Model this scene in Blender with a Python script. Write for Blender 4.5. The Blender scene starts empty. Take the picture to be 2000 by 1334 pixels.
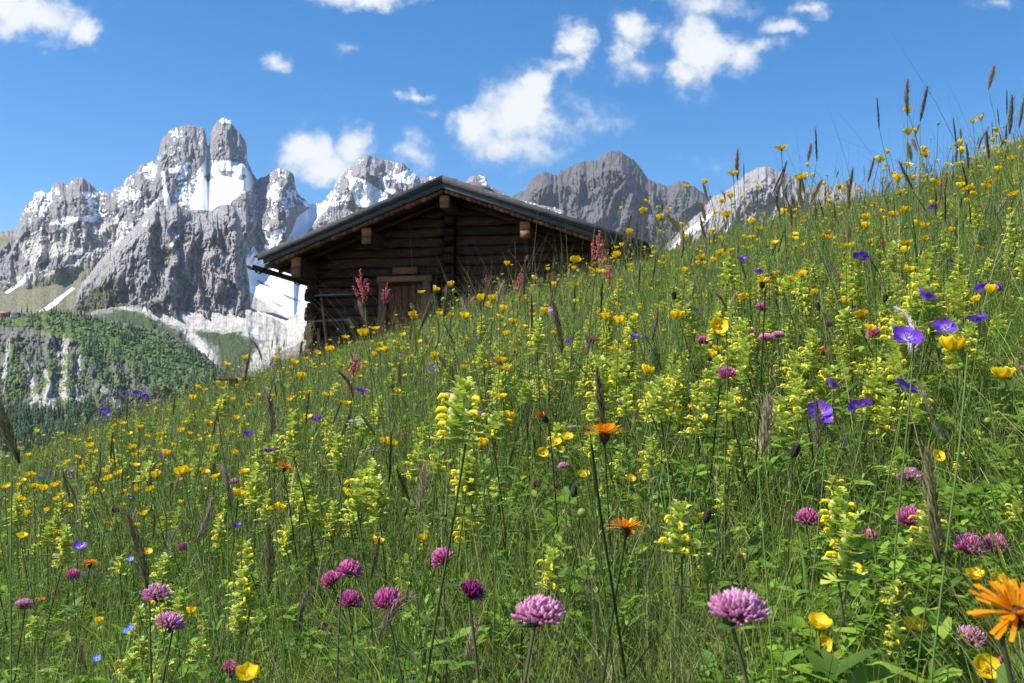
import bpy, math, random
import numpy as np
from mathutils import Vector, Matrix
R = math.radians
random.seed(7); RNG = np.random.default_rng(11)
sc = bpy.context.scene
col = sc.collection

# ---------------------------------------------------------------- camera
PITCH = 3.914
cam = bpy.data.objects.new("camera", bpy.data.cameras.new("camera")); col.objects.link(cam)
cam.location = (0, 0, 0); cam.rotation_euler = (R(90 + PITCH), 0, 0)
cam.data.lens = 35; cam.data.sensor_width = 36
cam.data.clip_start = 0.02; cam.data.clip_end = 60000
cam.data.dof.use_dof = True; cam.data.dof.focus_distance = 1.5; cam.data.dof.aperture_fstop = 32
sc.camera = cam
F = 1944.4

def ray(px, py):
    """direction (per metre of depth) of a point of the photograph"""
    xc = (px - 1000) / F; yc = -(py - 667) / F; p = R(PITCH)
    dy = math.cos(p) - yc * math.sin(p); dz = math.sin(p) + yc * math.cos(p)
    return xc / dy, dz / dy
def ray_np(px, py):
    xc = (px - 1000) / F; yc = -(py - 667) / F; p = R(PITCH)
    dy = math.cos(p) - yc * math.sin(p); dz = math.sin(p) + yc * math.cos(p)
    return xc / dy, dz / dy

# ---------------------------------------------------------------- light
SUN = Vector((-0.60, -0.15, 0.76)).normalized()      # towards the sun
sun = bpy.data.lights.new("sun", 'SUN'); sun.energy = 4.9; sun.angle = R(0.5); sun.color = (1, 0.95, 0.87)
so = bpy.data.objects.new("sun", sun); col.objects.link(so)
so.rotation_euler = SUN.to_track_quat('Z', 'Y').to_euler()
sc.view_settings.view_transform = 'Standard'; sc.view_settings.look = 'None'
sc.view_settings.exposure = 0.67; sc.view_settings.gamma = 1.0

w = bpy.data.worlds.new("World"); sc.world = w; w.use_nodes = True
nt = w.node_tree; N = nt.nodes; L = nt.links
for n in list(N): N.remove(n)
out = N.new('ShaderNodeOutputWorld'); bg = N.new('ShaderNodeBackground'); bg.inputs['Strength'].default_value = 0.132
sky = N.new('ShaderNodeTexSky'); sky.sky_type = 'NISHITA'; sky.sun_disc = False
sky.sun_elevation = math.asin(SUN.z); sky.sun_rotation = math.atan2(SUN.x, SUN.y)
sky.altitude = 1600; sky.air_density = 1.0; sky.dust_density = 0.25; sky.ozone_density = 1.5
tc = N.new('ShaderNodeTexCoord')
sep = N.new('ShaderNodeSeparateXYZ'); L.new(tc.outputs['Generated'], sep.inputs[0])
ym = N.new('ShaderNodeMath'); ym.operation = 'MAXIMUM'; L.new(sep.outputs['Y'], ym.inputs[0]); ym.inputs[1].default_value = 0.02
def M2(op, a, b=None, c=None):
    n = N.new('ShaderNodeMath'); n.operation = op
    for i, v in enumerate((a, b, c)):
        if v is None: continue
        if isinstance(v, (int, float)): n.inputs[i].default_value = v
        else: L.new(v, n.inputs[i])
    return n.outputs[0]
u = M2('DIVIDE', sep.outputs['X'], ym.outputs[0]); v = M2('DIVIDE', sep.outputs['Z'], ym.outputs[0])
cmb = N.new('ShaderNodeCombineXYZ'); L.new(u, cmb.inputs[0]); L.new(v, cmb.inputs[1])
def noise_w(scale, detail, rough, seed):
    n = N.new('ShaderNodeTexNoise'); n.inputs['Scale'].default_value = scale; n.inputs['Detail'].default_value = detail
    n.inputs['Roughness'].default_value = rough
    mp = N.new('ShaderNodeVectorMath'); mp.operation = 'ADD'; L.new(cmb.outputs[0], mp.inputs[0]); mp.inputs[1].default_value = (seed, seed * 1.7, seed * .3)
    L.new(mp.outputs[0], n.inputs['Vector']); return n
wn = noise_w(26, 5, .6, 3.1)
wsub = N.new('ShaderNodeVectorMath'); wsub.operation = 'SUBTRACT'; L.new(wn.outputs['Color'], wsub.inputs[0]); wsub.inputs[1].default_value = (.5, .5, .5)
wmul = N.new('ShaderNodeVectorMath'); wmul.operation = 'MULTIPLY_ADD'; L.new(wsub.outputs[0], wmul.inputs[0]); wmul.inputs[1].default_value = (.06, .05, 0)
L.new(cmb.outputs[0], wmul.inputs[2])
CL = [(60,38,110,50,1),(165,58,40,34,.9),(5,10,70,60,1),(710,-4,115,26,.95),(543,131,34,20,.62),(680,100,26,22,.45),(815,190,38,15,.6),(835,222,22,8,.4),
 (598,300,58,54,1),(682,285,44,42,1),(635,335,80,40,1),(805,298,48,34,.62),(1018,215,78,80,1.25),(1050,175,40,46,1.15),(925,255,62,44,.95),
 (985,290,95,42,.85),(1080,250,50,60,.7),(1150,230,60,44,.55),(1122,84,40,42,.95),(1080,135,66,20,.5),(1130,125,20,30,.6),
 (1232,62,54,46,1),(1212,100,34,56,.75),(1240,140,40,22,.45),(1372,100,64,78,1.15),(1335,150,44,36,.9),(1440,105,60,44,.8),(1385,20,80,32,.6),
 (1490,90,46,22,.7),(1545,55,52,24,.75),(1585,18,34,22,.7),(1950,8,60,18,.4),(1300,60,30,50,.4),(1340,320,60,10,.12)]
acc = None
for (cx, cy, rx, ry, s) in CL:
    cu, cv = ray(cx, cy); ix, iy = F / (rx * 1.28), F / (ry * 1.28)
    a = N.new('ShaderNodeVectorMath'); a.operation = 'MULTIPLY_ADD'; L.new(wmul.outputs[0], a.inputs[0])
    a.inputs[1].default_value = (ix, iy, 0); a.inputs[2].default_value = (-cu * ix, -cv * iy, 0)
    l = N.new('ShaderNodeVectorMath'); l.operation = 'LENGTH'; L.new(a.outputs[0], l.inputs[0])
    q = M2('MULTIPLY_ADD', l.outputs['Value'], -s, s)
    acc = q if acc is None else M2('SMOOTH_MAX', acc, q, .12)
acc = M2('MAXIMUM', acc, -.3)
n1 = noise_w(24, 12, .62, 9.3)
dens = M2('ADD', acc, M2('MULTIPLY_ADD', n1.outputs['Fac'], 1.45, -.78))
mr = N.new('ShaderNodeMapRange'); mr.interpolation_type = 'SMOOTHERSTEP'; L.new(dens, mr.inputs[0])
mr.inputs[1].default_value = -.12; mr.inputs[2].default_value = .80; mr.inputs[3].default_value = 0; mr.inputs[4].default_value = .96
front = M2('GREATER_THAN', sep.outputs['Y'], .03)
fac = M2('MULTIPLY', mr.outputs[0], front)
n2 = noise_w(20, 6, .6, 21.0)
cr = N.new('ShaderNodeMapRange'); L.new(M2('ADD', M2('MULTIPLY', dens, .9), n2.outputs['Fac']), cr.inputs[0])
cr.inputs[1].default_value = .45; cr.inputs[2].default_value = 1.2; cr.inputs[3].default_value = 0; cr.inputs[4].default_value = 1
cc = N.new('ShaderNodeMix'); cc.data_type = 'RGBA'; L.new(cr.outputs[0], cc.inputs[0])
cc.inputs[6].default_value = (3.5, 4.0, 4.5, 1); cc.inputs[7].default_value = (4.7, 4.8, 4.8, 1)
mx = N.new('ShaderNodeMix'); mx.data_type = 'RGBA'; L.new(fac, mx.inputs[0]); hs = N.new('ShaderNodeHueSaturation'); hs.inputs['Saturation'].default_value = 1.42; hs.inputs['Value'].default_value = .88; L.new(sky.outputs[0], hs.inputs['Color']); L.new(hs.outputs[0], mx.inputs[6]); L.new(cc.outputs[2], mx.inputs[7])
L.new(mx.outputs[2], bg.inputs[0]); L.new(bg.outputs[0], out.inputs[0])

# ---------------------------------------------------------------- numpy noise
_perm = RNG.permutation(1024)
_g = RNG.uniform(0, 2 * np.pi, 1024); _gx, _gy = np.cos(_g), np.sin(_g)
def perlin(x, y, seed=0):
    x = np.asarray(x, float) + seed * 17.31; y = np.asarray(y, float) + seed * 9.73
    xi = np.floor(x).astype(int); yi = np.floor(y).astype(int); xf = x - xi; yf = y - yi
    def g(ix, iy, dx, dy):
        h = _perm[(ix + _perm[iy & 1023]) & 1023]
        return _gx[h] * dx + _gy[h] * dy
    s = xf * xf * xf * (xf * (xf * 6 - 15) + 10); t = yf * yf * yf * (yf * (yf * 6 - 15) + 10)
    a = g(xi, yi, xf, yf); b = g(xi + 1, yi, xf - 1, yf); c = g(xi, yi + 1, xf, yf - 1); d = g(xi + 1, yi + 1, xf - 1, yf - 1)
    return ((a + s * (b - a)) + t * ((c + s * (d - c)) - (a + s * (b - a)))) * 1.5
def fbm(x, y, seed=0, oct=5, rough=.5):
    r = 0; a = 1; f = 1
    for i in range(oct): r = r + a * perlin(x * f, y * f, seed + i * 3); a *= rough; f *= 2.03
    return r
def ridged(x, y, seed=0, oct=5, rough=.55):
    r = 0; a = 1; f = 1; w = 1
    for i in range(oct):
        n = (1 - np.abs(perlin(x * f, y * f, seed + i * 5))) ** 2 * 1.0
        r = r + a * n * w; w = np.clip(n * 1.4, 0, 1); a *= rough; f *= 2.07
    return r
def polyline(pts):
    p = np.array(pts, float); return lambda x: np.interp(x, p[:, 0], p[:, 1])
def sdist(px, py, poly, closed=True):
    """distance to a polyline; signed (positive inside) for a closed one"""
    P = np.array(poly, float); best = np.full(px.shape, 1e9); ins = np.zeros(px.shape, bool); n = len(P)
    for i in range(n if closed else n - 1):
        a = P[i]; b = P[(i + 1) % n]; d = b - a; L2 = (d ** 2).sum() + 1e-9
        t = np.clip(((px - a[0]) * d[0] + (py - a[1]) * d[1]) / L2, 0, 1)
        best = np.minimum(best, (px - a[0] - t * d[0]) ** 2 + (py - a[1] - t * d[1]) ** 2)
        if closed and a[1] != b[1]:
            c = ((a[1] > py) != (b[1] > py)) & (px < (b[0] - a[0]) * (py - a[1]) / (b[1] - a[1]) + a[0]); ins ^= c
    best = np.sqrt(best)
    return np.where(ins, best, -best) if closed else best

# ---------------------------------------------------------------- mesh helpers
def mesh_np(name, V, Q, mats, C=None, smooth=True, attr='tint', midx=None):
    """V (n,3); Q (m,4) quads or (m,3) tris, or a list of both"""
    me = bpy.data.meshes.new(name); Qs = Q if isinstance(Q, list) else [Q]
    Qs = [q for q in Qs if len(q)]
    me.vertices.add(len(V)); me.vertices.foreach_set('co', np.ascontiguousarray(V, dtype=np.float32).ravel())
    loops = np.concatenate([q.ravel() for q in Qs]).astype(np.int32)
    sizes = np.concatenate([np.full(len(q), q.shape[1], np.int32) for q in Qs])
    me.loops.add(len(loops)); me.loops.foreach_set('vertex_index', loops)
    starts = np.concatenate([[0], np.cumsum(sizes)[:-1]]).astype(np.int32)
    me.polygons.add(len(sizes)); me.polygons.foreach_set('loop_start', starts)
    try: me.polygons.foreach_set('loop_total', sizes)
    except Exception: pass
    if smooth: me.polygons.foreach_set('use_smooth', np.ones(len(sizes), bool))
    if midx is not None: me.polygons.foreach_set('material_index', np.asarray(midx, np.int32))
    me.update(calc_edges=True)
    if C is not None:
        C = np.asarray(C, np.float32)
        if C.shape[1] == 3: C = np.concatenate([C, np.ones((len(C), 1), np.float32)], 1)
        a = me.color_attributes.new(attr, 'FLOAT_COLOR', 'POINT'); a.data.foreach_set('color', C.ravel())
    for m in (mats if isinstance(mats, (list, tuple)) else [mats]): me.materials.append(m)
    return me
def link(name, me, parent=None, label=None, cat=None, group=None, kind=None, loc=None):
    o = bpy.data.objects.new(name, me); col.objects.link(o)
    if parent is not None: o.parent = parent
    if loc is not None: o.location = loc
    if label: o['label'] = label
    if cat: o['category'] = cat
    if group: o['group'] = group
    if kind: o['kind'] = kind
    return o
def grid_quads(nx, ny):
    i = np.arange(nx * ny).reshape(ny, nx)
    return np.stack([i[:-1, :-1], i[:-1, 1:], i[1:, 1:], i[1:, :-1]], -1).reshape(-1, 4)

class Geo:
    """collects tubes, leaves, petals and boxes with a colour per vertex"""
    def __init__(s): s.V = []; s.F = []; s.C = []
    def add(s, vs, fs, c):
        b = len(s.V); s.V += [tuple(x) for x in vs]; s.F += [tuple(i + b for i in f) for f in fs]
        s.C += ([c] * len(vs) if not isinstance(c, list) else c)
    def tube(s, pts, rad, c, n=5, cap=True):
        pts = [Vector(p) for p in pts]; m = len(pts)
        if not isinstance(rad, (list, tuple)): rad = [rad] * m
        vs = []; ref = Vector((1, 0.13, 0.07))
        for i, p in enumerate(pts):
            t = (pts[min(i + 1, m - 1)] - pts[max(i - 1, 0)]); t = t.normalized() if t.length > 1e-9 else Vector((0, 0, 1))
            a = t.cross(ref)
            if a.length < 1e-4: a = t.cross(Vector((0, 1, 0)))
            a.normalize(); b = t.cross(a)
            for k in range(n):
                an = 2 * math.pi * k / n; vs.append(p + (a * math.cos(an) + b * math.sin(an)) * rad[i])
        fs = []
        for i in range(m - 1):
            for k in range(n):
                k2 = (k + 1) % n; fs.append((i * n + k, i * n + k2, (i + 1) * n + k2, (i + 1) * n + k))
        if cap: fs.append(tuple(range(n - 1, -1, -1))); fs.append(tuple((m - 1) * n + k for k in range(n)))
        s.add(vs, fs, c)
    def blade(s, p, d, up, ln, wd, c, bend=0.0, nseg=4, fold=.15, prof=None, tipc=None):
        """leaf: p base, d direction, up its face normal, bend curves it towards -up"""
        p = Vector(p); d = Vector(d).normalized(); up = Vector(up); side = d.cross(up)
        if side.length < 1e-5: side = d.cross(Vector((1, 0, .1)))
        side.normalize(); up = side.cross(d).normalized()
        vs = []; cs = []; fs = []; q = p.copy(); dd = d.copy(); uu = up.copy()
        for i in range(nseg + 1):
            t = i / nseg; ww = (prof(t) if prof else math.sin(math.pi * min(1, t * .92 + .08)) ** .8) * wd / 2
            cc_ = c if tipc is None else tuple(a + (b - a) * t for a, b in zip(c, tipc))
            vs += [q - side * ww + uu * abs(ww) * fold, q.copy(), q + side * ww + uu * abs(ww) * fold]; cs += [cc_] * 3
            ang = bend / nseg; dd2 = dd * math.cos(ang) - uu * math.sin(ang); uu = uu * math.cos(ang) + dd * math.sin(ang); dd = dd2
            q = q + dd * (ln / nseg)
        for i in range(nseg):
            a = i * 3; fs += [(a, a + 1, a + 4, a + 3), (a + 1, a + 2, a + 5, a + 4)]
        s.add(vs, fs, cs)
    def ball(s, c, r, colr, n=6, m=4, sq=1.0):
        c = Vector(c); vs = []; fs = []
        for i in range(m + 1):
            th = math.pi * i / m
            for k in range(n):
                a = 2 * math.pi * k / n; vs.append(c + Vector((math.sin(th) * math.cos(a) * r, math.sin(th) * math.sin(a) * r, math.cos(th) * r * sq)))
        for i in range(m):
            for k in range(n): fs.append((i * n + k, (i + 1) * n + k, (i + 1) * n + (k + 1) % n, i * n + (k + 1) % n))
        s.add(vs, fs, colr)
    def box(s, c, sx, sy, sz, colr, M=None):
        vs = [Vector((c[0] + a * sx / 2, c[1] + b * sy / 2, c[2] + d * sz / 2)) for a in (-1, 1) for b in (-1, 1) for d in (-1, 1)]
        if M is not None: vs = [M @ q for q in vs]
        s.add(vs, [(0, 1, 3, 2), (4, 6, 7, 5), (0, 4, 5, 1), (2, 3, 7, 6), (0, 2, 6, 4), (1, 5, 7, 3)], colr)
    def merge(s, o, M):
        s.add([M @ Vector(q) for q in o.V], o.F, list(o.C))
    def arrays(s):
        q = np.array([f for f in s.F if len(f) == 4], np.int32).reshape(-1, 4); t = np.array([f for f in s.F if len(f) == 3], np.int32).reshape(-1, 3)
        for f in s.F:
            if len(f) > 4:
                for i in range(1, len(f) - 1): t = np.vstack([t, [(f[0], f[i], f[i + 1])]]).astype(np.int32)
        return np.array(s.V, np.float32), q, t, np.array([tuple(c)[:3] for c in s.C], np.float32)
    def mesh(s, name, mat, smooth=True):
        V, q, t, C = s.arrays(); return mesh_np(name, V, [q, t], mat, C, smooth)

# ---------------------------------------------------------------- materials
class NT:
    def __init__(s, name):
        s.m = bpy.data.materials.new(name); s.m.use_nodes = True; s.n = s.m.node_tree.nodes; s.l = s.m.node_tree.links
        s.b = s.n['Principled BSDF']; s.o = s.n['Material Output']
    def new(s, t, **k):
        n = s.n.new(t)
        for a, b in k.items(): setattr(n, a, b)
        return n
    def put(s, sock, v):
        if isinstance(v, bpy.types.NodeSocket): s.l.new(v, sock)
        elif isinstance(v, tuple) and len(v) == 3 and sock.type == 'RGBA': sock.default_value = (*v, 1)
        else: sock.default_value = v
    def math(s, op, a, b=0, c=0, clamp=False):
        n = s.new('ShaderNodeMath', operation=op, use_clamp=clamp)
        for i, v in enumerate((a, b, c)): s.put(n.inputs[i], v)
        return n.outputs[0]
    def mix(s, f, a, b, mode='MIX'):
        n = s.new('ShaderNodeMix', data_type='RGBA', blend_type=mode); s.put(n.inputs[0], f); s.put(n.inputs[6], a); s.put(n.inputs[7], b); return n.outputs[2]
    def noise(s, scale, detail=4, rough=.55, vec=None, dist=0):
        n = s.new('ShaderNodeTexNoise'); n.inputs['Scale'].default_value = scale; n.inputs['Detail'].default_value = detail
        n.inputs['Roughness'].default_value = rough; n.inputs['Distortion'].default_value = dist
        if vec is not None: s.l.new(vec, n.inputs['Vector'])
        return n.outputs['Fac']
    def rng(s, v, a, b, c=0., d=1., smooth=True):
        n = s.new('ShaderNodeMapRange', interpolation_type='SMOOTHSTEP' if smooth else 'LINEAR'); s.put(n.inputs[0], v)
        for i, q in enumerate((a, b, c, d)): n.inputs[i + 1].default_value = q
        return n.outputs[0]
    def coord(s, scale=(1, 1, 1), out='Object'):
        t = s.new('ShaderNodeTexCoord'); m = s.new('ShaderNodeMapping'); m.inputs['Scale'].default_value = scale; s.l.new(t.outputs[out], m.inputs[0]); return m.outputs[0]
    def attr(s, name='tint'):
        a = s.new('ShaderNodeAttribute', attribute_name=name); return a.outputs['Color']
    def bump(s, h, strength=.5, dist=.1):
        b = s.new('ShaderNodeBump'); b.inputs['Strength'].default_value = strength; b.inputs['Distance'].default_value = dist
        s.l.new(h, b.inputs['Height']); s.l.new(b.outputs[0], s.b.inputs['Normal'])

def plant_material(name, transl=.35, rough=.5, spec=.35, nscale=90, jitter=.12, gain=1.0):
    k = NT(name); c = k.attr(); oi = k.new('ShaderNodeObjectInfo')
    n = k.noise(nscale, 3, .6, k.coord())
    hsv = k.new('ShaderNodeHueSaturation'); k.l.new(c, hsv.inputs['Color'])
    k.put(hsv.inputs['Hue'], k.math('MULTIPLY_ADD', oi.outputs['Random'], jitter * .12, .5 - jitter * .06))
    k.put(hsv.inputs['Value'], k.math('MULTIPLY', k.math('MULTIPLY_ADD', oi.outputs['Random'], jitter * 2, 1 - jitter), k.math('MULTIPLY_ADD', n, .55, .72 * gain)))
    cc = hsv.outputs['Color']
    k.l.new(cc, k.b.inputs['Base Color']); k.b.inputs['Roughness'].default_value = rough; k.b.inputs['Specular IOR Level'].default_value = spec
    if transl > 0:
        t = k.new('ShaderNodeBsdfTranslucent'); k.l.new(cc, t.inputs['Color'])
        mixs = k.new('ShaderNodeMixShader'); mixs.inputs[0].default_value = transl
        k.l.new(k.b.outputs[0], mixs.inputs[1]); k.l.new(t.outputs[0], mixs.inputs[2]); k.l.new(mixs.outputs[0], k.o.inputs['Surface'])
    return k.m
M_LEAF = plant_material('meadow_leaf', .48, .5, .35)
M_STEM = plant_material('plant_stem', .15, .55, .3)
M_PETAL = plant_material('flower_petal', .35, .45, .3, 260, .05, 1.05)
M_SEED = plant_material('seed_head', .25, .65, .2, 200, .15)

def rock_material(name, s=1.0, streak=.28, warm=0.0, dark=1.0, grass_c=((.05, .07, .018), (.13, .14, .05))):
    """mountain: mask R snow, G grass/shrub, B scree, laid on the ground where they lie"""
    k = NT(name); geo = k.new('ShaderNodeNewGeometry'); pos = k.coord((s, s, s)); posv = k.coord((s, s, s * streak))
    a = k.new('ShaderNodeSeparateColor'); k.l.new(k.attr('mask'), a.inputs[0])
    big = k.noise(.006, 6, .6, pos); mid = k.noise(.03, 8, .65, posv); fine = k.noise(.16, 7, .7, pos); med = k.noise(.05, 6, .6, pos)
    base = k.mix(k.rng(mid, .3, .7), (.17 * dark, .162 * dark, .17 * dark), (.38 * dark, .35 * dark, .345 * dark))
    base = k.mix(k.rng(fine, .35, .7), base, (.42 * dark, .40 * dark, .39 * dark)) if True else base
    base = k.mix(k.rng(fine, .52, .3, 0, .7), base, (.09 * dark, .09 * dark, .10 * dark)); strata = k.noise(.022, 5, .7, k.coord((s * .25, s * .25, s * 2.2))); base = k.mix(k.rng(strata, .56, .7, 0, .5), base, (.13 * dark, .125 * dark, .13 * dark)); crack = k.noise(.07, 6, .75, k.coord((s, s, s * .35))); base = k.mix(k.rng(k.math('ABSOLUTE', k.math('SUBTRACT', crack, .5)), .025, .0, 0, .65), base, (.06 * dark, .06 * dark, .07 * dark))
    base = k.mix(k.rng(big, .5, .75, 0, .45 + warm), base, (.40 * dark, .33 * dark, .27 * dark))
    sc_c = k.mix(k.rng(med, .35, .65), (.42, .39, .34), (.62, .59, .54))
    f = k.rng(k.math('ADD', a.outputs[2], k.math('MULTIPLY_ADD', med, 1.0, -.5)), .42, .58); c1 = k.mix(f, base, sc_c)
    gr = k.mix(k.rng(fine, .35, .62), grass_c[0], grass_c[1])
    f = k.rng(k.math('ADD', a.outputs[1], k.math('MULTIPLY_ADD', k.math('ADD', k.math('ADD', med, fine), k.math('ADD', big, mid)), .62, -1.24)), .42, .58); c2 = k.mix(f, c1, gr)
    f = k.rng(k.math('ADD', a.outputs[0], k.math('MULTIPLY_ADD', k.math('ADD', fine, med), .45, -.45)), .47, .53); c3 = k.mix(f, c2, (.84, .86, .89))
    k.l.new(c3, k.b.inputs['Base Color']); k.b.inputs['Roughness'].default_value = .9; k.b.inputs['Specular IOR Level'].default_value = .1
    inv = k.math('SUBTRACT', 1.0, f)
    k.bump(k.math('MULTIPLY', k.math('ADD', mid, k.math('MULTIPLY', fine, .7)), inv), .9, 14.0 / s * .6)
    return k.m
# ================================================================ mountains
def sheet(name, x0, x1, nx, ny, top, bot, D0, D1, mat, seed, ridges=(), rscale=60, ramp=1.0, snow=(), holes=(), grass=(), scree=(),
          jag=3.0, gpow=1.0, back=500, autosnow=0, autograss=None, flute=.5, smooth=False, bench=None, snowline=470):
    px1 = np.linspace(x0, x1, nx); tt = np.linspace(0, 1, ny) ** .9
    topv = polyline(top)(px1); jg = jag * (fbm(px1 / 14, px1 * 0, seed + 40, 4, .6) + 1.3 * np.abs(fbm(px1 / 5, px1 * 0, seed + 41, 3, .6)) - .5); botv = polyline(bot)(px1)
    PX = np.repeat(px1[None], ny, 0); T = np.repeat(tt[:, None], nx, 1)
    PY = botv[None] + (topv - botv)[None] * T + jg[None] * T ** 10
    D = D0 + (D1 - D0) * T ** gpow
    m = D1 / F                                                # metres per pixel there
    wx = PX + 7 * fbm(PX / 60, PY / 60, seed + 9, 3); wy = PY + 9 * fbm(PX / 60, PY / 60, seed + 19, 3)
    r1 = ridged(wx / rscale, wy / (rscale * 2.2), seed, 7, .56)
    r2 = ridged(wx / (rscale * .22), wy / (rscale * 1.1), seed + 3, 4, .55)
    fb = fbm(wx / 22, wy / 22, seed + 5, 5, .6)
    fade = np.clip((1 - T) * 9, 0.0, 1) * .8 + .2
    rel = m * ramp * (r1 * rscale * .62 + r2 * rscale * .22 * flute + fb * 8.5 + 2.6 * ridged(wx / 7, wy / 12, seed + 8, 3, .6))
    damp = np.ones_like(PX)
    for (poly, wd) in (bench or ()):                         # smoother ground (scree, snow, meadow)
        damp = np.minimum(damp, 1 - .93 * np.clip(.5 + sdist(PX, PY, poly) / wd, 0, 1))
    rel = rel * damp
    for (pts, wd, amp) in ridges:
        d = sdist(wx * .6 + PX * .4, wy * .6 + PY * .4, pts, False); rel = rel + amp * m * np.clip(1 - d / wd, 0, 1) ** 1.2 * wd
    D = D - rel * fade
    ux, vz = ray_np(PX, PY)
    X = ux * D; Y = D; Z = vz * D
    # rows behind the crest, falling away
    nb = 8
    Xb = np.repeat(X[-1:], nb, 0); Yb = np.repeat(Y[-1:], nb, 0).copy(); Zb = np.repeat(Z[-1:], nb, 0).copy()
    for i in range(nb):
        f = (i + 1) / nb; Yb[i] += back * f; Zb[i] -= back * (f ** 1.1) * 1.1 + 15 * perlin(PX[0] / 20, PX[0] * 0 + i, seed + 77)
        Xb[i] = Xb[i] * Yb[i] / Y[-1]
    M = np.zeros((ny + nb, nx, 3))
    def msk(polys, wd):
        r = np.zeros_like(PX)
        for p in polys: r = np.maximum(r, np.clip(.5 + sdist(PX, PY, p) / wd, 0, 1))
        return r
    # steepness, for snow and turf that lie only where it is flat enough
    gx = np.gradient(D, axis=1) / (np.gradient(X, axis=1) + 1e-6); gz = np.gradient(Y, axis=0) / (np.abs(np.gradient(Z, axis=0)) + 1e-3)
    flat = np.clip(gz / 3.0, 0, 1)
    s = msk(snow, 12)
    for p in holes: s = np.minimum(s, np.clip(.5 - sdist(PX, PY, p) / 5, 0, 1))
    if autosnow:
        sp = fbm(PX / 5, PY / 5, seed + 60, 3, .6) + .8 * fbm(PX / 26, PY / 26, seed + 61, 2) + .9 * (flat - .45) + autosnow + 1.1 * (np.mean(r1) - r1)
        s = np.maximum(s, np.clip(sp * .9 - .15, 0, .8) * np.clip((snowline - PY) / 40, 0, 1))
    g = msk(grass, 48)
    if autograss:
        y0, y1, am = autograss; h = np.clip((PY - y0) / (y1 - y0), 0, 1)
        g = np.maximum(g, np.clip(h * am * (.4 + 1.2 * flat) + .22 * fbm(PX / 20, PY / 26, seed + 70, 3), 0, 1))
    M[:ny, :, 0] = s; M[:ny, :, 1] = g; M[:ny, :, 2] = msk(scree, 16); M[ny:] = M[ny - 1]
    V = np.stack([np.vstack([X, Xb]), np.vstack([Y, Yb]), np.vstack([Z, Zb])], -1).reshape(-1, 3)
    me = mesh_np(name, V, grid_quads(nx, ny + nb), mat, M.reshape(-1, 3), smooth, 'mask')
    o = link(name, me, kind='structure'); return o, (PX, PY, X, Y, Z, M[:ny])

MR_A = rock_material('limestone_rock', 1.0, grass_c=((.12, .125, .06), (.27, .25, .16)))
MR_E = rock_material('limestone_buttress_rock', 1.25, .28, .1, 1.18, ((.06, .07, .03), (.15, .15, .07)))
MR_B = rock_material('snowy_peak_rock', .9)
MR_C = rock_material('dark_massif_rock', .8, .28, -.3, .46)
MR_D = rock_material('pale_peak_rock', .9, .28, .45, 1.15, ((.14, .16, .06), (.25, .25, .13)))
MR_F = rock_material('scree_slope', 1.4, .8, .2, 1.0, ((.035, .055, .022), (.10, .13, .05)))
MR_G = rock_material('wooded_cliff', 2.4, .45, .25, .62, ((.06, .10, .03), (.17, .23, .07)))

A_top = [(-200,520),(-60,470),(14,449),(35,445),(40,427),(49,401),(63,396),(68,378),(79,371),(94,377),(100,375),(101,368),(112,354),(122,354),(129,361),(147,349),
 (161,346),(171,354),(182,364),(194,377),(217,377),(224,371),(238,361),(248,349),(266,335),(273,324),(287,317),(304,314),(309,303),(314,279),(322,266),(339,252),(360,244),
 (378,247),(397,251),(402,263),(405,284),(409,284),(411,264),(415,250),(423,238),(437,231),(450,235),(458,247),(472,263),(481,280),(484,315),(493,340),(502,352),(514,345),(525,340),
 (535,331),(546,328),(560,333),(574,343),(579,371),(588,382),(602,396),(616,398),(640,400),(720,430),(900,470)]
A_snow = [[(401,313),(443,312),(476,320),(490,339),(495,355),(490,371),(472,378),(456,391),(450,400),(430,400),(411,413),(392,410),(372,410),(366,397),(379,375),(385,355),(384,336),(392,323)],
 [(314,333),(322,334),(323,362),(329,378),(335,397),(347,400),(343,410),(327,420),(321,400),(319,381),(316,359)],
 [(329,330),(347,326),(369,315),(374,320),(366,326),(368,339),(350,354),(343,349),(356,338),(331,338)],
 [(402,284),(412,288),(412,310),(401,314)],[(430,230),(447,229),(464,255),(450,241),(434,239)],
 [(56,461),(80,443),(86,447),(70,456)],[(96,438),(129,422),(157,424),(196,415),(205,420),(182,435),(154,431),(122,440)],
 [(238,434),(261,432),(261,446),(248,457),(240,449)],[(219,415),(231,415),(229,432)],[(215,479),(240,458),(243,465),(224,482)],
 [(8,571),(49,539),(61,538),(56,548),(14,574)],[(75,609),(140,561),(147,563),(100,603),(84,611)],[(149,600),(161,594),(157,607)],
 [(516,446),(525,438),(527,452),(553,446),(550,469),(528,489),(521,476)],[(633,388),(650,396),(622,426),(595,461),(556,477),(570,452),(581,424),(608,403)],
 [(523,377),(543,359),(533,384),(516,387)],[(553,364),(576,384),(560,378)],[(547,392),(561,394),(557,414)],[(572,380),(602,396),(618,398),(600,406)],
 [(478,508),(495,480),(515,510),(543,518),(610,560),(610,606),(560,620),(525,598),(490,573),(455,543),(464,520)],
 [(515,480),(540,470),(560,500),(620,540),(600,560),(530,525)]]
A_hole = [[(398,344),(410,338),(420,347),(405,355)],[(428,333),(456,334),(452,346),(432,343)],[(470,340),(484,344),(474,352),(464,350)],
 [(500,546),(520,554),(532,562),(512,557)],[(548,572),(575,582),(590,590),(565,584)],[(528,586),(545,593),(556,601),(536,596)]]
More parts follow.
